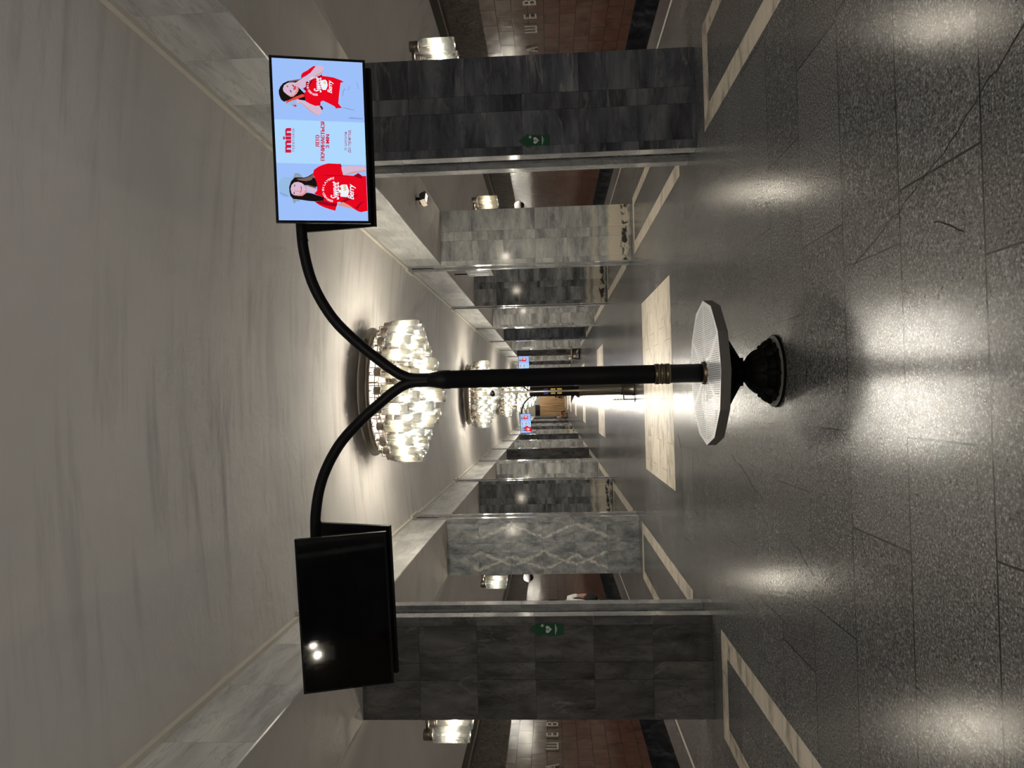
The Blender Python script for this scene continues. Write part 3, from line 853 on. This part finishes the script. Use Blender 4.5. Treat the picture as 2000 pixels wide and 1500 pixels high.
    def word(body, mp, X0, X1, Y0_, Y1, k, off=0.0, shear=0.0, sp=1.0, parent=o, bold=0.0):
        t = text_mesh(body, A[k], 'advert_lettering', 0, off, shear, sp, o)
        a = np.array([v.co[:] for v in t.data.vertices]); lo, hi = a.min(0), a.max(0)
        for v in t.data.vertices:
            fx = (v.co.x-lo[0])/(hi[0]-lo[0]); fy = (v.co.y-lo[1])/(hi[1]-lo[1])
            u, w_ = mp(X1+(X0-X1)*fy, Y0_+(Y1-Y0_)*fx)
            v.co = (u, -(z+.0006), w_)
        if bold:
            bm = bmesh.new(); bm.from_mesh(t.data)
            for sg in (-1, 1):
                d = bmesh.ops.duplicate(bm, geom=[g for g in bm.verts[:] + bm.edges[:] + bm.faces[:] if not g.tag])
                for g in d['geom']:
                    if isinstance(g, bmesh.types.BMVert): g.co.x += sg*bold; g.tag = True
                    else: g.tag = True
            bm.to_mesh(t.data); bm.free()
        return t
    word('min', cropC, 222, 390, 712, 222, 'wine', .02, bold=.003)
    word('ТЕРИТОРІЯ', cropC, 412, 464, 708, 230, 'plum', .012, 0, 1.3)
    word('ЛІТО', cropC, 902, 982, 605, 362, 'wine', .006, bold=.0016)
    word('ПОЧИНАЄТЬСЯ', cropC, 1010, 1094, 888, 86, 'wine', .006, bold=.0016)
    word('З MIN', cropC, 1115, 1192, 630, 350, 'wine', .006, bold=.0016)
    word('зі школи', cropC, 1500, 1560, 684, 300, 'plum', .006)
    word('до пригод', cropC, 1588, 1662, 728, 262, 'plum', .006)
    word('Sweet', cropA, 868, 1028, 688, 372, 'white', .004, .42, bold=.0012)
    word('Berry', cropA, 1152, 1282, 704, 440, 'white', .004, .42, bold=.0012)
    word('Sweet', cropB, 1112, 1292, 908, 532, 'white', .004, .42, bold=.0012)
    word('Berry', cropB, 1482, 1648, 912, 590, 'white', .004, .42, bold=.0012)
    # lettering set round an arc
    for mp, arc, in ((cropB, ((1165, 945), (955, 715), (1190, 465))), (cropA, ((950, 735), (740, 590), (900, 375)))):
        (x1, y1), (x2, y2), (x3, y3) = arc
        d = 2*(x1*(y2-y3)+x2*(y3-y1)+x3*(y1-y2))
        ux = ((x1*x1+y1*y1)*(y2-y3)+(x2*x2+y2*y2)*(y3-y1)+(x3*x3+y3*y3)*(y1-y2))/d
        uy = ((x1*x1+y1*y1)*(x3-x2)+(x2*x2+y2*y2)*(x1-x3)+(x3*x3+y3*y3)*(x2-x1))/d
        r = math.hypot(x1-ux, y1-uy); a1 = math.atan2(y1-uy, x1-ux); a3 = math.atan2(y3-uy, x3-ux)
        a1 = a1 % (2*PI); a3 = a3 % (2*PI)
        t = text_mesh('SERVED IN LAYERS', A['white'], 'advert_lettering', 0, .02, 0, 1.0, o)
        q = np.array([v.co[:] for v in t.data.vertices]); lo, hi = q.min(0), q.max(0)
        for v in t.data.vertices:
            fx = (v.co.x-lo[0])/(hi[0]-lo[0]); fy = (v.co.y-lo[1])/(hi[1]-lo[1])
            an = a1+(a3-a1)*fx; rr = r-22+44*fy
            u, w_ = mp(ux+rr*math.cos(an), uy+rr*math.sin(an))
            v.co = (u, -(z+.0006), w_)
    return o

def screen(loc, rz, tilt, roll, lit, label, group=None):
    """local: x to the right, z up, front face towards -y"""
    root = empty('display_screen', loc)
    root.rotation_mode = 'QUATERNION'
    root.rotation_quaternion = Quaternion((0, 0, 1), rz) @ Quaternion((0, 1, 0), -roll) @ Quaternion((1, 0, 0), tilt)
    tag(root, label, 'display screen', group)
    b = MB()
    b.box((-SW/2, -ST+.004, -SH/2), (SW/2, -.006, SH/2))
    b.box((-SW/2+.06, -.006, -SH/2+.05), (SW/2-.06, .012, SH/2-.14))
    b.box((-SW/2+.16, .012, -SH/2+.08), (SW/2-.16, .024, SH/2-.24))
    b.build('housing', M['black_plastic'], root)
    b = MB()
    e = .011
    for a, q in (((-SW/2, -SH/2), (SW/2, -SH/2+.016)), ((-SW/2, SH/2-e), (SW/2, SH/2)), ((-SW/2, -SH/2+.016), (-SW/2+e, SH/2-e)), ((SW/2-e, -SH/2+.016), (SW/2, SH/2-e))):
        b.box((a[0], -ST-.003, a[1]), (q[0], -ST+.004, q[1]))
    b.build('bezel', M['black_plastic'], root)
    b = MB(); b.box((-SW/2+e, -ST, -SH/2+.016), (SW/2-e, -ST+.004, SH/2-e))
    gp = b.build('glass_panel', M['screen_off'], root)
    return root

def screens_for(loc, psi, lits, names):
    out = []
    roll = {1: -.0027, -1: .0144}; aa = {1: 1.5957, -1: 1.5631}; zd = {1: 0.0, -1: -.0238}
    gap, zc = .1652, 2.9664
    for s in (1, -1):
        for fr in (1, -1):
            a = s*aa[s]; y = -fr*gap
            tilt = .2747 if (s, fr) != (-1, 1) else .242
            cx, sn = math.cos(psi), math.sin(psi)
            p = (loc[0]+a*cx-y*sn, loc[1]+a*sn+y*cx, zc+zd[s])
            # the mesh front surface lies ST in front of the origin
            rz = psi if fr > 0 else psi + PI
            o = screen(p, rz, tilt, roll[s]*fr, lits[(s, fr)], names[(s, fr)])
            q = o.rotation_quaternion @ Vector((0, ST, 0))
            o.location = Vector(p) + q
            out.append(((s, fr), o))
    return dict(out)

NEAR = (-.004, 5.05, 0.0)
screen_stand(NEAR, PSI, 'black forked pole stand nearest the viewer, rising through a round bench')
near = screens_for(NEAR, PSI, {(1, 1): 1, (-1, 1): 0, (1, -1): 0, (-1, -1): 0}, {
    (1, 1): 'lit screen with a pale blue advert on the right arm of the near stand',
    (-1, 1): 'switched-off black screen facing the viewer on the left arm of the near stand',
    (1, -1): 'dark screen back to back with the lit advert screen on the near stand',
    (-1, -1): 'dark screen hung behind the switched-off screen on the near stand'})
pic = picture(near[(1, 1)])

# round bench
def round_bench(loc, rz, label):
    root = empty('round_bench', loc, rz); tag(root, label, 'bench')
    n = 12; R0 = .487
    a0 = -PI/2
    ring = [(R0*math.cos(a0+2*PI*k/n), R0*math.sin(a0+2*PI*k/n)) for k in range(n)]
    b = MB()
    r1 = .072
    for k in range(n):
        k2 = (k+1) % n
        # alternate seams are pressed down a little, as the sheet is folded
        zi = [.466, .461]
        def ptv(r, kk): 
            a = a0+2*PI*kk/n
            return (r*math.cos(a), r*math.sin(a))
        p = [ptv(r1, k), ptv(R0, k), ptv(R0, k+1), ptv(r1, k+1)]
        m0 = ((p[1][0]+p[2][0])/2, (p[1][1]+p[2][1])/2)
        mi = ((p[0][0]+p[3][0])/2, (p[0][1]+p[3][1])/2)
        b.quad([(*p[0], .4665), (*p[1], .4665), (*m0, .4665), (*mi, .4615)])
        b.quad([(*mi, .4615), (*m0, .4665), (*p[2], .4665), (*p[3], .4665)])
    b.build('seat', M['perf'], root)
    for k in range(n):
        k2 = (k+1) % n
        rb = MB()
        p, q = ring[k], ring[k2]; sc = .988
        vs = [(p[0], p[1], .4665), (q[0], q[1], .4665), (q[0], q[1], .405), (p[0], p[1], .405),
              (p[0]*sc, p[1]*sc, .4655), (q[0]*sc, q[1]*sc, .4655), (q[0]*sc, q[1]*sc, .405), (p[0]*sc, p[1]*sc, .405)]
        rb.faces(vs, [(0, 3, 2, 1), (4, 5, 6, 7), (0, 1, 5, 4), (3, 7, 6, 2), (0, 4, 7, 3), (1, 2, 6, 5)])
        rb.build('rim', M['rim_metal'], root)
    for k in range(6):
        a = PI/3*k
        Mx = Matrix.Rotation(a, 4, 'Z') @ Matrix.Rotation(PI/2, 4, 'X')
        Mx = Matrix.Rotation(a, 4, 'Z') @ Matrix.Translation((0, .008, 0)) @ Matrix.Rotation(PI/2, 4, 'X')
        br = MB()
        br.prism([(.066, .40), (.066, .225), (.085, .225), (.11, .25), (.14, .30), (.115, .372), (.20, .372), (.16, .315), (.11, .25), (.40, .395), (.40, .405), (.066, .405)][:0] or
                 [(.066, .225), (.078, .225), (.385, .398), (.385, .405), (.245, .405), (.245, .385), (.205, .375), (.165, .345), (.15, .37), (.15, .405), (.066, .405)], Mx, .016)
        br.build('bracket', M['cast_iron'], root)
    b = MB(); b.lathe([(.066, .455), (.078, .458), (.080, .470), (.0755, .476), (.0755, .486), (.066, .488)], 32)
    b.build('flange', M['brass'], root)
    return root
round_bench(NEAR, 0, 'round twelve-sided bench with a white perforated seat around the near pole')

# far stand
FAR = (.02, 40.7, 0.0)
screen_stand(FAR, 0.0, 'black forked pole stand far down the hall with two lit screens')
far = screens_for(FAR, 0.0, {(1, 1): 1, (-1, 1): 1, (1, -1): 0, (-1, -1): 0}, {
    (1, 1): 'small lit advert screen on the right arm of the far stand',
    (-1, 1): 'small lit advert screen on the left arm of the far stand',
    (1, -1): 'unlit reverse screen on the right arm of the far stand',
    (-1, -1): 'unlit reverse screen on the left arm of the far stand'})
for k in ((1, 1), (-1, 1)):
    copy_tree(pic, far[k])
round_bench(FAR, 0, 'round perforated bench around the pole of the far stand')

# ------------------------------------------------------------------ emergency column with camera
E_ = empty('help_column', (-.035, 13.5, 0)); tag(E_, 'dark round help column with yellow marks and a thin steel camera mast', 'column')
b = MB(); b.lathe([(.112, 0), (.116, .01), (.116, .03), (.108, .035), (.108, .20), (.106, .21)], 28); b.build('base', M['dark_steel'], E_)
b = MB()
b.lathe([(.100, .21), (.100, .225), (.094, .228), (.094, 1.0), (.001, 1.0)], 28)
for z0 in (.20, .232): b.lathe([(.099, z0), (.104, z0+.002), (.104, z0+.010), (.099, z0+.012)], 28)
b.build('lower_tube', M['dark_steel'], E_)
b = MB(); b.lathe([(.088, 1.0), (.090, 1.005), (.090, 1.88), (.083, 1.90), (.001, 1.90)], 28); b.build('upper_tube', M['black_metal'], E_)
b = MB()
for sx_ in (-1, 1):
    for z0, m in ((1.60, 1), (1.47, 0), (1.355, 0)):
        a = -PI/2 + sx_*.42
        Mx = Matrix.Translation((.0905*math.cos(a), .0905*math.sin(a), z0)) @ Matrix.Rotation(a+PI/2, 4, 'Z')
        b.box((-.013, -.002, -.042), (.013, .002, .042), m, 0, Mx)
b.build('marker', [M['yellow'], M['blue']], E_)
b = MB(); b.tube([(.0, -.108, .22), (0, -.108, 2.45)], .0165, 12)
for zz in (.25, 1.0, 1.85): b.box((-.02, -.11, zz), (.02, -.085, zz+.03))
b.build('mast', M['bright_steel'], E_)
dc = empty('dome_camera', (-.035, 13.395, 2.45)); tag(dc, 'white ball camera with a black lens on the steel mast of the help column', 'camera', 'security cameras')
b = MB(); b.ball((0, 0, .075), .078, 0, 20); b.lathe([(.02, -.01), (.045, 0), (.045, .03), (.02, .04)], 16); b.build('housing', M['white_plastic'], dc)
b = MB(); b.ball((-.012, -.03, .105), .060, 0, 18); b.build('lens', M['dark_dome'], dc)
bf = empty('floor_guard', (-.215, 13.45, 0)); tag(bf, 'small black and yellow striped guard beside the foot of the help column', 'guard')
b = MB()
for k in range(8): b.box((-.012, -.015, .19+.026*k), (.012, .015, .19+.026*(k+1)), k % 2)
b.box((-.010, -.012, 0.0), (.010, .012, .19), 0); b.box((-.05, -.06, 0), (.05, .06, .008), 0)
b.build('striped_post', [M['black_plastic'], M['yellow']], bf)
b = MB(); b.tube([(0, 0, .20), (.075, .01, .20)], .012, 8); b.build('tie_bar', M['black_plastic'], bf)

# ------------------------------------------------------------------ defibrillator signs on the two nearest pillars
def heart(n=40, sc=1.0):
    pts = []
    for k in range(n):
        t = 2*PI*k/n
        pts.append((sc*16*math.sin(t)**3/17, sc*(13*math.cos(t)-5*math.cos(2*t)-2*math.cos(3*t)-math.cos(4*t))/17))
    return pts
def aed(loc, h, label):
    root = empty('defibrillator_sign', loc); tag(root, label, 'sign', 'green defibrillator arrow signs')
    Mx = Matrix.Rotation(PI/2, 4, 'X')
    w = h*.335
    b = MB(); b.prism([(-w*.5, -h/2), (w*.5, -h/2), (w*.5, h*.17), (w*.72, h*.17), (0, h/2), (-w*.72, h*.17), (-w*.5, h*.17)], Mx, .003)
    b.build('arrow_panel', M['green'], root)
    b = MB()
    T = Matrix.Translation((0, -.0032, -.02)) @ Mx
    hs = h*.112
    tri = heart(40, hs)
    vs = [T @ Vector((x, y, .0)) for x, y in tri] + [T @ Vector((0, 0, 0))]
    b.faces(vs, [(i, (i+1) % 40, 40) for i in range(40)], 0)
    bolt = [(.25, .75), (-.30, .02), (-.02, .05), (-.22, -.62), (.32, .16), (.03, .14)]
    T2 = Matrix.Translation((0, -.0038, -.02)) @ Mx
    b.faces([T2 @ Vector((x*hs*.9, y*hs*.9, 0)) for x, y in bolt], [(0, 1, 2), (0, 2, 5), (2, 3, 4), (2, 4, 5)], 1)
    q = hs*.42
    for (a, c_) in (((-q, -q*.3), (q, q*.3)), ((-q*.3, q*.3), (q*.3, q)), ((-q*.3, -q), (q*.3, -q*.3))):
        p = [(a[0], a[1]), (c_[0], a[1]), (c_[0], c_[1]), (a[0], c_[1])]
        b.quad([Matrix.Translation((w*.34, -.0034, h*.115)) @ Mx @ Vector((x, y, 0)) for x, y in p], 0)
    y0 = -h*.255
    b.quad([T @ Vector((x, y, 0)) for x, y in ((-w*.42, y0+.012), (w*.42, y0+.012), (w*.42, y0+.019), (-w*.42, y0+.019))], 0)
    b.build('emblem', [M['sign_white'], M['green']], root, recalc=False)
    t = text_mesh('АЗД', M['sign_white'], 'lettering', 0, .02, 0, 1.0, root)
    a = np.array([v.co[:] for v in t.data.vertices]); lo, hi = a.min(0), a.max(0)
    for v in t.data.vertices:
        v.co = (-w*.21 + w*.42*(v.co.x-lo[0])/(hi[0]-lo[0]), -.0036, -h*.325 + h*.052*(v.co.y-lo[1])/(hi[1]-lo[1]))
    return root
aed((2.434, Y0[1]-.0048, 1.612), .315, 'green arrow sign with a white heart on the nearest right pillar')
aed((-2.422, Y0[-1]-.0048, 1.61), .333, 'green arrow sign with a white heart on the nearest left pillar')

# ------------------------------------------------------------------ station name lettering on both red walls
def lettering(s):
    root = empty('station_lettering', (s*XW, 0, 0)); tag(root, 'raised metal station name letters on the red marble wall of the %s platform' % side_word[s], 'lettering', 'station names')
    word = 'ТАРАСА ШЕВЧЕНКА'
    if s > 0: yA, pitch, z0, z1 = 16.30, .53, 1.607, 1.866
    else: yA, pitch, z0, z1 = 15.05, .53, 1.54, 1.81
    ia = 5
    adj = {'Ш': .04}
    for k, ch in enumerate(word):
        if ch == ' ': continue
        pos = (k-ia)*pitch + (-.16 if k > ia else 0)*1.0
        y = yA - pos if s > 0 else yA + pos
        t = text_mesh(ch, M['letter_metal'], 'letter', .05, .012, 0, 1.0, root)
        a = np.array([v.co[:] for v in t.data.vertices]); lo, hi = a.min(0), a.max(0)
        wd = (hi[0]-lo[0])/(hi[1]-lo[1])*(z1-z0)*1.05
        for v in t.data.vertices:
            fx = (v.co.x-lo[0])/(hi[0]-lo[0])-.5; fy = (v.co.y-lo[1])/(hi[1]-lo[1]); fz = (v.co.z-lo[2])/(hi[2]-lo[2])
            v.co = (-s*(.03*fz + .004), (y - fx*wd) if s > 0 else (y + fx*wd), z0+(z1-z0)*fy)
        
for s in (1, -1): lettering(s)

# ------------------------------------------------------------------ things in the passages and on the platforms
fl = empty('flood_lamp', (2.87, 10.95, HP)); tag(fl, 'small black floodlight on the passage ceiling between the two nearest right pillars', 'lamp')
b = MB(); b.lathe([(.035, -.004), (.035, 0)], 16); b.box((-.018, -.018, -.07), (.018, .018, 0)); b.tube([(-.075, 0, -.10), (-.075, 0, -.06), (.075, 0, -.06), (.075, 0, -.10)], .008, 8); b.build('bracket', M['black_plastic'], fl)
Mx = Matrix.Translation((0, 0, -.115)) @ Matrix.Rotation(.7, 4, 'Z') @ Matrix.Rotation(-.35, 4, 'X')
b = MB(); b.box((-.10, -.055, -.045), (.10, .055, .03), 0, 0, Mx)
for k in range(5): b.box((-.09+.04*k, .055, -.04), (-.08+.04*k, .075, .025), 0, 0, Mx)
b.build('housing', M['dark_steel'], fl)
b = MB()
for k in range(3): b.box((-.085+.06*k, -.03, -.049), (-.04+.06*k, .03, -.046), 0, 0, Mx)
b.build('led_face', M['led'], fl)

hs = empty('hanging_sign', (2.46, 14.72, 3.168)); tag(hs, 'grey hanging sign panel with pale lines in the passage behind the second right pillar', 'sign')
b = MB(); b.box((-.02, -.78, -.52), (.02, .78, 0)); b.build('panel', M['sign_grey'], hs)
b = MB()
R = random.Random(9)
for k in range(9):
    y = -.70+.165*k
    b.box((-.0235, y, -.48+R.uniform(0, .08)), (-.0205, y+R.choice((.02, .045, .09)), -.05-R.uniform(0, .1)))
b.build('pale_lines', M['sign_white'], hs)
b = MB()
for y in (-.6, .6): b.tube([(0, y, 0), (0, y, HP-3.168)], .012, 8)
b.build('hanger', M['black_metal'], hs)

for s in (1, -1):
    d = empty('dome_camera', (s*(OUT+.125), Y0[s]+P+.30, 2.005)); tag(d, 'white dome camera below the wall lamp of the second %s pillar' % side_word[s], 'camera', 'security cameras')
    b = MB(); b.lathe([(.074, -.03), (.092, -.012), (.090, -.002), (.076, .045), (.05, .085), (.02, .092), (.001, .093)], 24); b.build('housing', M['white_plastic'], d)
    b = MB(); b.ball((0, 0, -.03), .062, 0, 20); b.build('dome', M['dark_dome'], d)
    b = MB(); b.tube([(0, 0, .06), (-s*.125, 0, .06)], .018, 10); b.lathe([(.045, 0), (.045, .015)], 16, M=Matrix.Translation((-s*.125, 0, .06)) @ Matrix.Rotation(s*PI/2, 4, 'Y')); b.build('arm', M['white_plastic'], d)

# notice on the sixth right pillar
pn = MB(); yy = Y0[1]+P*5
pn.box((W+.03, yy-.010, 2.35), (W+.12, yy-.0045, 2.92)); o = pn.build('paper_notice', M['paper']); tag(o, 'narrow cream notice fixed to the sixth right pillar', 'notice')

def trapezoid_bench(loc, rz, ln, label):
    root = empty('bench', loc, rz); tag(root, label, 'bench', 'wooden benches against the pillars')
    b = MB()
    for k in range(5): b.box((-ln/2, -.26+.105*k, .405), (ln/2, -.26+.105*k+.097, .445))
    b.build('seat', M['bench_wood'], root)
    for sx_ in (-1, 1):
        b = MB(); x0 = sx_*(ln/2-.12)
        fr = [(x0, -.20, .38), (x0+sx_*.03, -.255, .025), (x0+sx_*.03, .255, .025), (x0, .20, .38)]
        for p, q in zip(fr, fr[1:]+fr[:1]): b.tube([p, q], .025, 4, smooth=False)
        b.build('leg', M['black_metal'], root)
    b = MB(); b.tube([(-ln/2+.12, 0, .37), (ln/2-.12, 0, .37)], .022, 4); b.tube([(-ln/2+.07, 0, .03), (ln/2-.07, 0, .03)], .022, 4); b.build('rail', M['black_metal'], root)
    return root

exec_people = True
# ------------------------------------------------------------------ people
def skin_obj(name, verts, edges, radii, mat, parent, root_idx=0, sub=1):
    me = bpy.data.meshes.new(name); me.from_pydata([Vector(v) for v in verts], edges, []); me.materials.append(mat)
    o = bpy.data.objects.new(name, me); COL.objects.link(o); o.parent = parent
    sk = o.modifiers.new('skin', 'SKIN'); sk.use_smooth_shade = True
    ly = me.skin_vertices[0].data if me.skin_vertices else None
    if ly is None:
        ob = me.attributes
    for i, r in enumerate(radii):
        rr = r if isinstance(r, tuple) else (r, r)
        ly[i].radius = rr; ly[i].use_root = (i == root_idx)
    o.modifiers.new('sub', 'SUBSURF').levels = sub
    o.modifiers['sub'].render_levels = sub
    return o
def human(root, J, hair=True):
    """J: joint name -> position. One continuous body; clothing and hair are children."""
    V = []; E = []; Rr = []; I = {}
    def v(k, p, r, prev=None):
        I[k] = len(V); V.append(Vector(p)); Rr.append(r)
        if prev is not None: E.append((I[prev], I[k]))
    v('pelvis', J['pelvis'], (.135, .105))
    ch = Vector(J['chest']); pe = Vector(J['pelvis'])
    v('waist', pe.lerp(ch, .45), (.115, .09), 'pelvis'); v('chest', ch, (.135, .10), 'waist')
    hd = Vector(J['head']); up = (hd-ch).normalized()
    v('neck', ch + (hd-ch)*.45, .052, 'chest'); v('jaw', hd - up*.085, (.062, .062), 'neck'); v('skull', hd, (.080, .092), 'jaw'); v('crown', hd + up*.075, (.062, .068), 'skull')
    fw = Vector(J['face']).normalized()
    v('nose', hd + fw*.100 - up*.025, .016, 'skull')
    for s in ('L', 'R'):
        sh, el, wr = Vector(J['sh'+s]), Vector(J['el'+s]), Vector(J['wr'+s])
        v('sh'+s, sh, .052, 'chest'); v('el'+s, el, .040, 'sh'+s); v('wr'+s, wr, .028, 'el'+s)
        d = (wr-el).normalized(); pm = wr + d*.075
        v('pm'+s, pm, (.036, .018), 'wr'+s)
        side = d.cross(fw); side = side.normalized() if side.length > .1 else Vector((1, 0, 0))
        for q in range(4):
            o_ = side*(q-1.5)*.019
            v('f%d%s' % (q, s), pm + d*.045 + o_, .0095, 'pm'+s); v('g%d%s' % (q, s), pm + d*(.078 if q in (1, 2) else .066) + o_ + fw*.014, .008, 'f%d%s' % (q, s))
        v('t'+s, wr + d*.05 - side*.045 + fw*.01, .010, 'wr'+s)
        hp, kn, an = Vector(J['hp'+s]), Vector(J['kn'+s]), Vector(J['an'+s])
        v('hp'+s, hp, .085, 'pelvis'); v('kn'+s, kn, .058, 'hp'+s); v('an'+s, an, .038, 'kn'+s)
        tf = Vector((fw.x, fw.y, 0)).normalized() if s else fw
        v('to'+s, an + tf*.16 + Vector((0, 0, -.045)), (.035, .028), 'an'+s)
    skin_obj('body', V, E, Rr, M['skin'], root, 0, 1)
    if hair:
        skin_obj('hair', [hd + up*.03 - fw*.03, hd + up*.09, hd - fw*.09, hd - fw*.09 - up*.12], [(0, 1), (0, 2), (2, 3)], [(.095, .095), .06, .06, .05], M['hair'], root, 0, 1)
def shirt(root, J, mat, k=1.15, sleeve=.55, name='shirt'):
    pe, ch = Vector(J['pelvis']), Vector(J['chest'])
    V = [pe + (ch-pe)*.05, pe.lerp(ch, .5), ch, ch + (Vector(J['head'])-ch)*.25]; E = [(0, 1), (1, 2), (2, 3)]; R_ = [(.155, .125), (.14, .115), (.155, .12), .07]
    for s in ('L', 'R'):
        sh, el = Vector(J['sh'+s]), Vector(J['el'+s])
        n = len(V); V += [sh, sh.lerp(el, sleeve)]; E += [(2, n), (n, n+1)]; R_ += [.068, .062]
    skin_obj(name, V, E, R_, mat, root, 2, 1)
def trousers(root, J, mat, full=.95, name='trousers'):
    V = [Vector(J['pelvis']) + Vector((0, 0, .05)), Vector(J['pelvis'])]; E = [(0, 1)]; R_ = [(.15, .12), (.155, .125)]
    for s in ('L', 'R'):
        hp, kn, an = Vector(J['hp'+s]), Vector(J['kn'+s]), Vector(J['an'+s])
        n = len(V); V += [hp, kn, kn.lerp(an, full)]; E += [(1, n), (n, n+1), (n+1, n+2)]; R_ += [.10, .074, .06]
    skin_obj(name, V, E, R_, mat, root, 1, 1)
def shoes(root, J, mat, fw):
    for s in ('L', 'R'):
        an = Vector(J['an'+s]); t = Vector((fw[0], fw[1], 0)).normalized()
        skin_obj('shoe', [an + Vector((0, 0, -.02)) - t*.03, an + t*.09 + Vector((0, 0, -.04)), an + t*.17 + Vector((0, 0, -.048))], [(0, 1), (1, 2)], [(.05, .05), (.045, .04), (.04, .03)], mat, root, 0, 1)

# standing person on the left platform, mostly hidden by the nearest left pillar
p1 = empty('person', (-3.50, 12.0, 0)); tag(p1, 'person in a white short-sleeved top with a black bag, standing on the left platform', 'person')
J = dict(pelvis=(0, 0, .90), chest=(0, 0, 1.24), head=(0, 0, 1.56), face=(-.3, 1, 0), shL=(-.15, 0, 1.285), elL=(-.185, .03, 1.03), wrL=(-.175, -.02, .80), shR=(.125, 0, 1.285), elR=(.155, .02, 1.03), wrR=(.02, .20, .93),
         hpL=(-.09, 0, .86), knL=(-.10, -.01, .47), anL=(-.10, .02, .075), hpR=(.035, 0, .86), knR=(.03, -.01, .47), anR=(.02, .02, .075))
human(p1, J); shirt(p1, J, M['white_cloth'], sleeve=.55); trousers(p1, J, M['black_cloth']); shoes(p1, J, M['black_cloth'], (-.3, 1, 0))
b = MB(); b.ball((0, 0, 0), .115, 0, 20, (.62, .9, 1.0)); bag = b.build('handbag', M['black_cloth']); bag.location = (-3.335, 11.83, .955)
b = MB(); b.tube([(-.02, .02, .10), (-.02, .10, .22), (-.05, .14, .36)], .010, 8); b.build('strap', M['black_cloth'], bag)
tag(bag, 'round black bag hanging at the hip of the person in white', 'bag')

# benches against the pillars far down the hall, with someone seated on one of them
trapezoid_bench((2.02, 38.05, 0), PI/2, 1.1, 'wooden bench on black frames against the sixth right pillar')
b = MB(); b.lathe([(.03, 0), (.055, .02), (.06, .08), (.04, .12), (.02, .13)], 14); o = b.build('paper_bag', M['white_cloth'])
o.location = (1.80, 37.62, .446); tag(o, 'small white bundle on the near end of the wooden bench by the sixth right pillar', 'bag')
trapezoid_bench((-2.0, 73.3, 0), PI/2, 1.1, 'wooden bench far down the left side, with a person in dark red trousers on it')
p2 = empty('person', (-2.02, 73.1, 0)); tag(p2, 'person in dark red trousers seated on the far left bench', 'person')
J = dict(pelvis=(-.10, 0, .55), chest=(-.14, 0, .84), head=(-.10, 0, 1.10), face=(1, -.4, -.15), shL=(-.12, .17, .90), elL=(-.02, .20, .68), wrL=(.20, .15, .64), shR=(-.12, -.17, .90), elR=(-.02, -.20, .68), wrR=(.20, -.13, .64),
         hpL=(-.06, .09, .53), knL=(.38, .12, .56), anL=(.50, .13, .08), hpR=(-.06, -.09, .53), knR=(.40, -.10, .56), anR=(.56, -.10, .08))
human(p2, J); shirt(p2, J, M['beige_cloth'], sleeve=.5); trousers(p2, J, M['red_cloth'], .8); shoes(p2, J, M['beige_cloth'], (1, -.2, 0))
p3 = empty('person', (-.16, 80.0, 0)); tag(p3, 'person in black crouching in front of the slatted panel, mostly behind the help column', 'person')
J = dict(pelvis=(-.10, 0, .42), chest=(-.02, -.02, .74), head=(.10, -.04, 1.0), face=(1, -.2, -.4), shL=(0, .17, .80), elL=(.18, .20, .60), wrL=(.38, .12, .55), shR=(0, -.17, .80), elR=(.18, -.20, .60), wrR=(.38, -.12, .55),
         hpL=(-.08, .09, .40), knL=(.28, .14, .50), anL=(.06, .14, .08), hpR=(-.08, -.09, .40), knR=(.28, -.14, .50), anR=(.06, -.14, .08))
human(p3, J); shirt(p3, J, M['black_cloth'], sleeve=.9); trousers(p3, J, M['black_cloth']); shoes(p3, J, M['black_cloth'], (1, 0, 0))

# ------------------------------------------------------------------ world, camera, colour management
wd = bpy.data.worlds.new('World'); S.world = wd; wd.use_nodes = True
wd.node_tree.nodes['Background'].inputs[0].default_value = (.02, .02, .022, 1); wd.node_tree.nodes['Background'].inputs[1].default_value = .3
F, CX, CH = 1447.971, -0.14178, 1.5
YAW, PIT, ROL = 0.018986, 0.052869, -0.025660
fw = Vector((math.sin(YAW)*math.cos(PIT), math.cos(YAW)*math.cos(PIT), math.sin(PIT)))
rt = Vector((math.cos(YAW), -math.sin(YAW), 0)); up = rt.cross(fw)
r2 = rt*math.cos(ROL) + up*math.sin(ROL); u2 = up*math.cos(ROL) - rt*math.sin(ROL)
cd = bpy.data.cameras.new('camera'); cam = bpy.data.objects.new('camera', cd); COL.objects.link(cam)
# the photographer held the phone upright while the file lies on its side: world up points to the left of the frame
mw = Matrix((( -u2.x, r2.x, -fw.x, CX), (-u2.y, r2.y, -fw.y, 0.0), (-u2.z, r2.z, -fw.z, CH), (0, 0, 0, 1)))
cam.matrix_world = mw
cd.sensor_width = 36; cd.sensor_fit = 'HORIZONTAL'; cd.lens = F*36/2000; cd.clip_start = .05; cd.clip_end = 300
S.camera = cam
S.view_settings.view_transform = 'Standard'; S.view_settings.look = 'None'; S.view_settings.gamma = 1; S.view_settings.use_curve_mapping = False
S.view_settings.exposure = 0.0
cy = S.cycles
cy.max_bounces = 5; cy.diffuse_bounces = 2; cy.glossy_bounces = 3; cy.transmission_bounces = 3; cy.transparent_max_bounces = 10
cy.use_fast_gi = True; cy.fast_gi_method = 'ADD'; wd.light_settings.ao_factor = .17; wd.light_settings.distance = 2.5; cy.ao_bounces_render = 1; cy.ao_bounces = 1
cy.sample_clamp_indirect = 4.0; cy.sample_clamp_direct = 0.0; cy.caustics_reflective = False; cy.caustics_refractive = False
cy.use_light_tree = True
cy.use_adaptive_sampling = True; cy.adaptive_threshold = .08; cy.adaptive_min_samples = 10
try:
    cy.use_denoising = True; cy.denoiser = 'OPENIMAGEDENOISE'
except Exception:
    pass
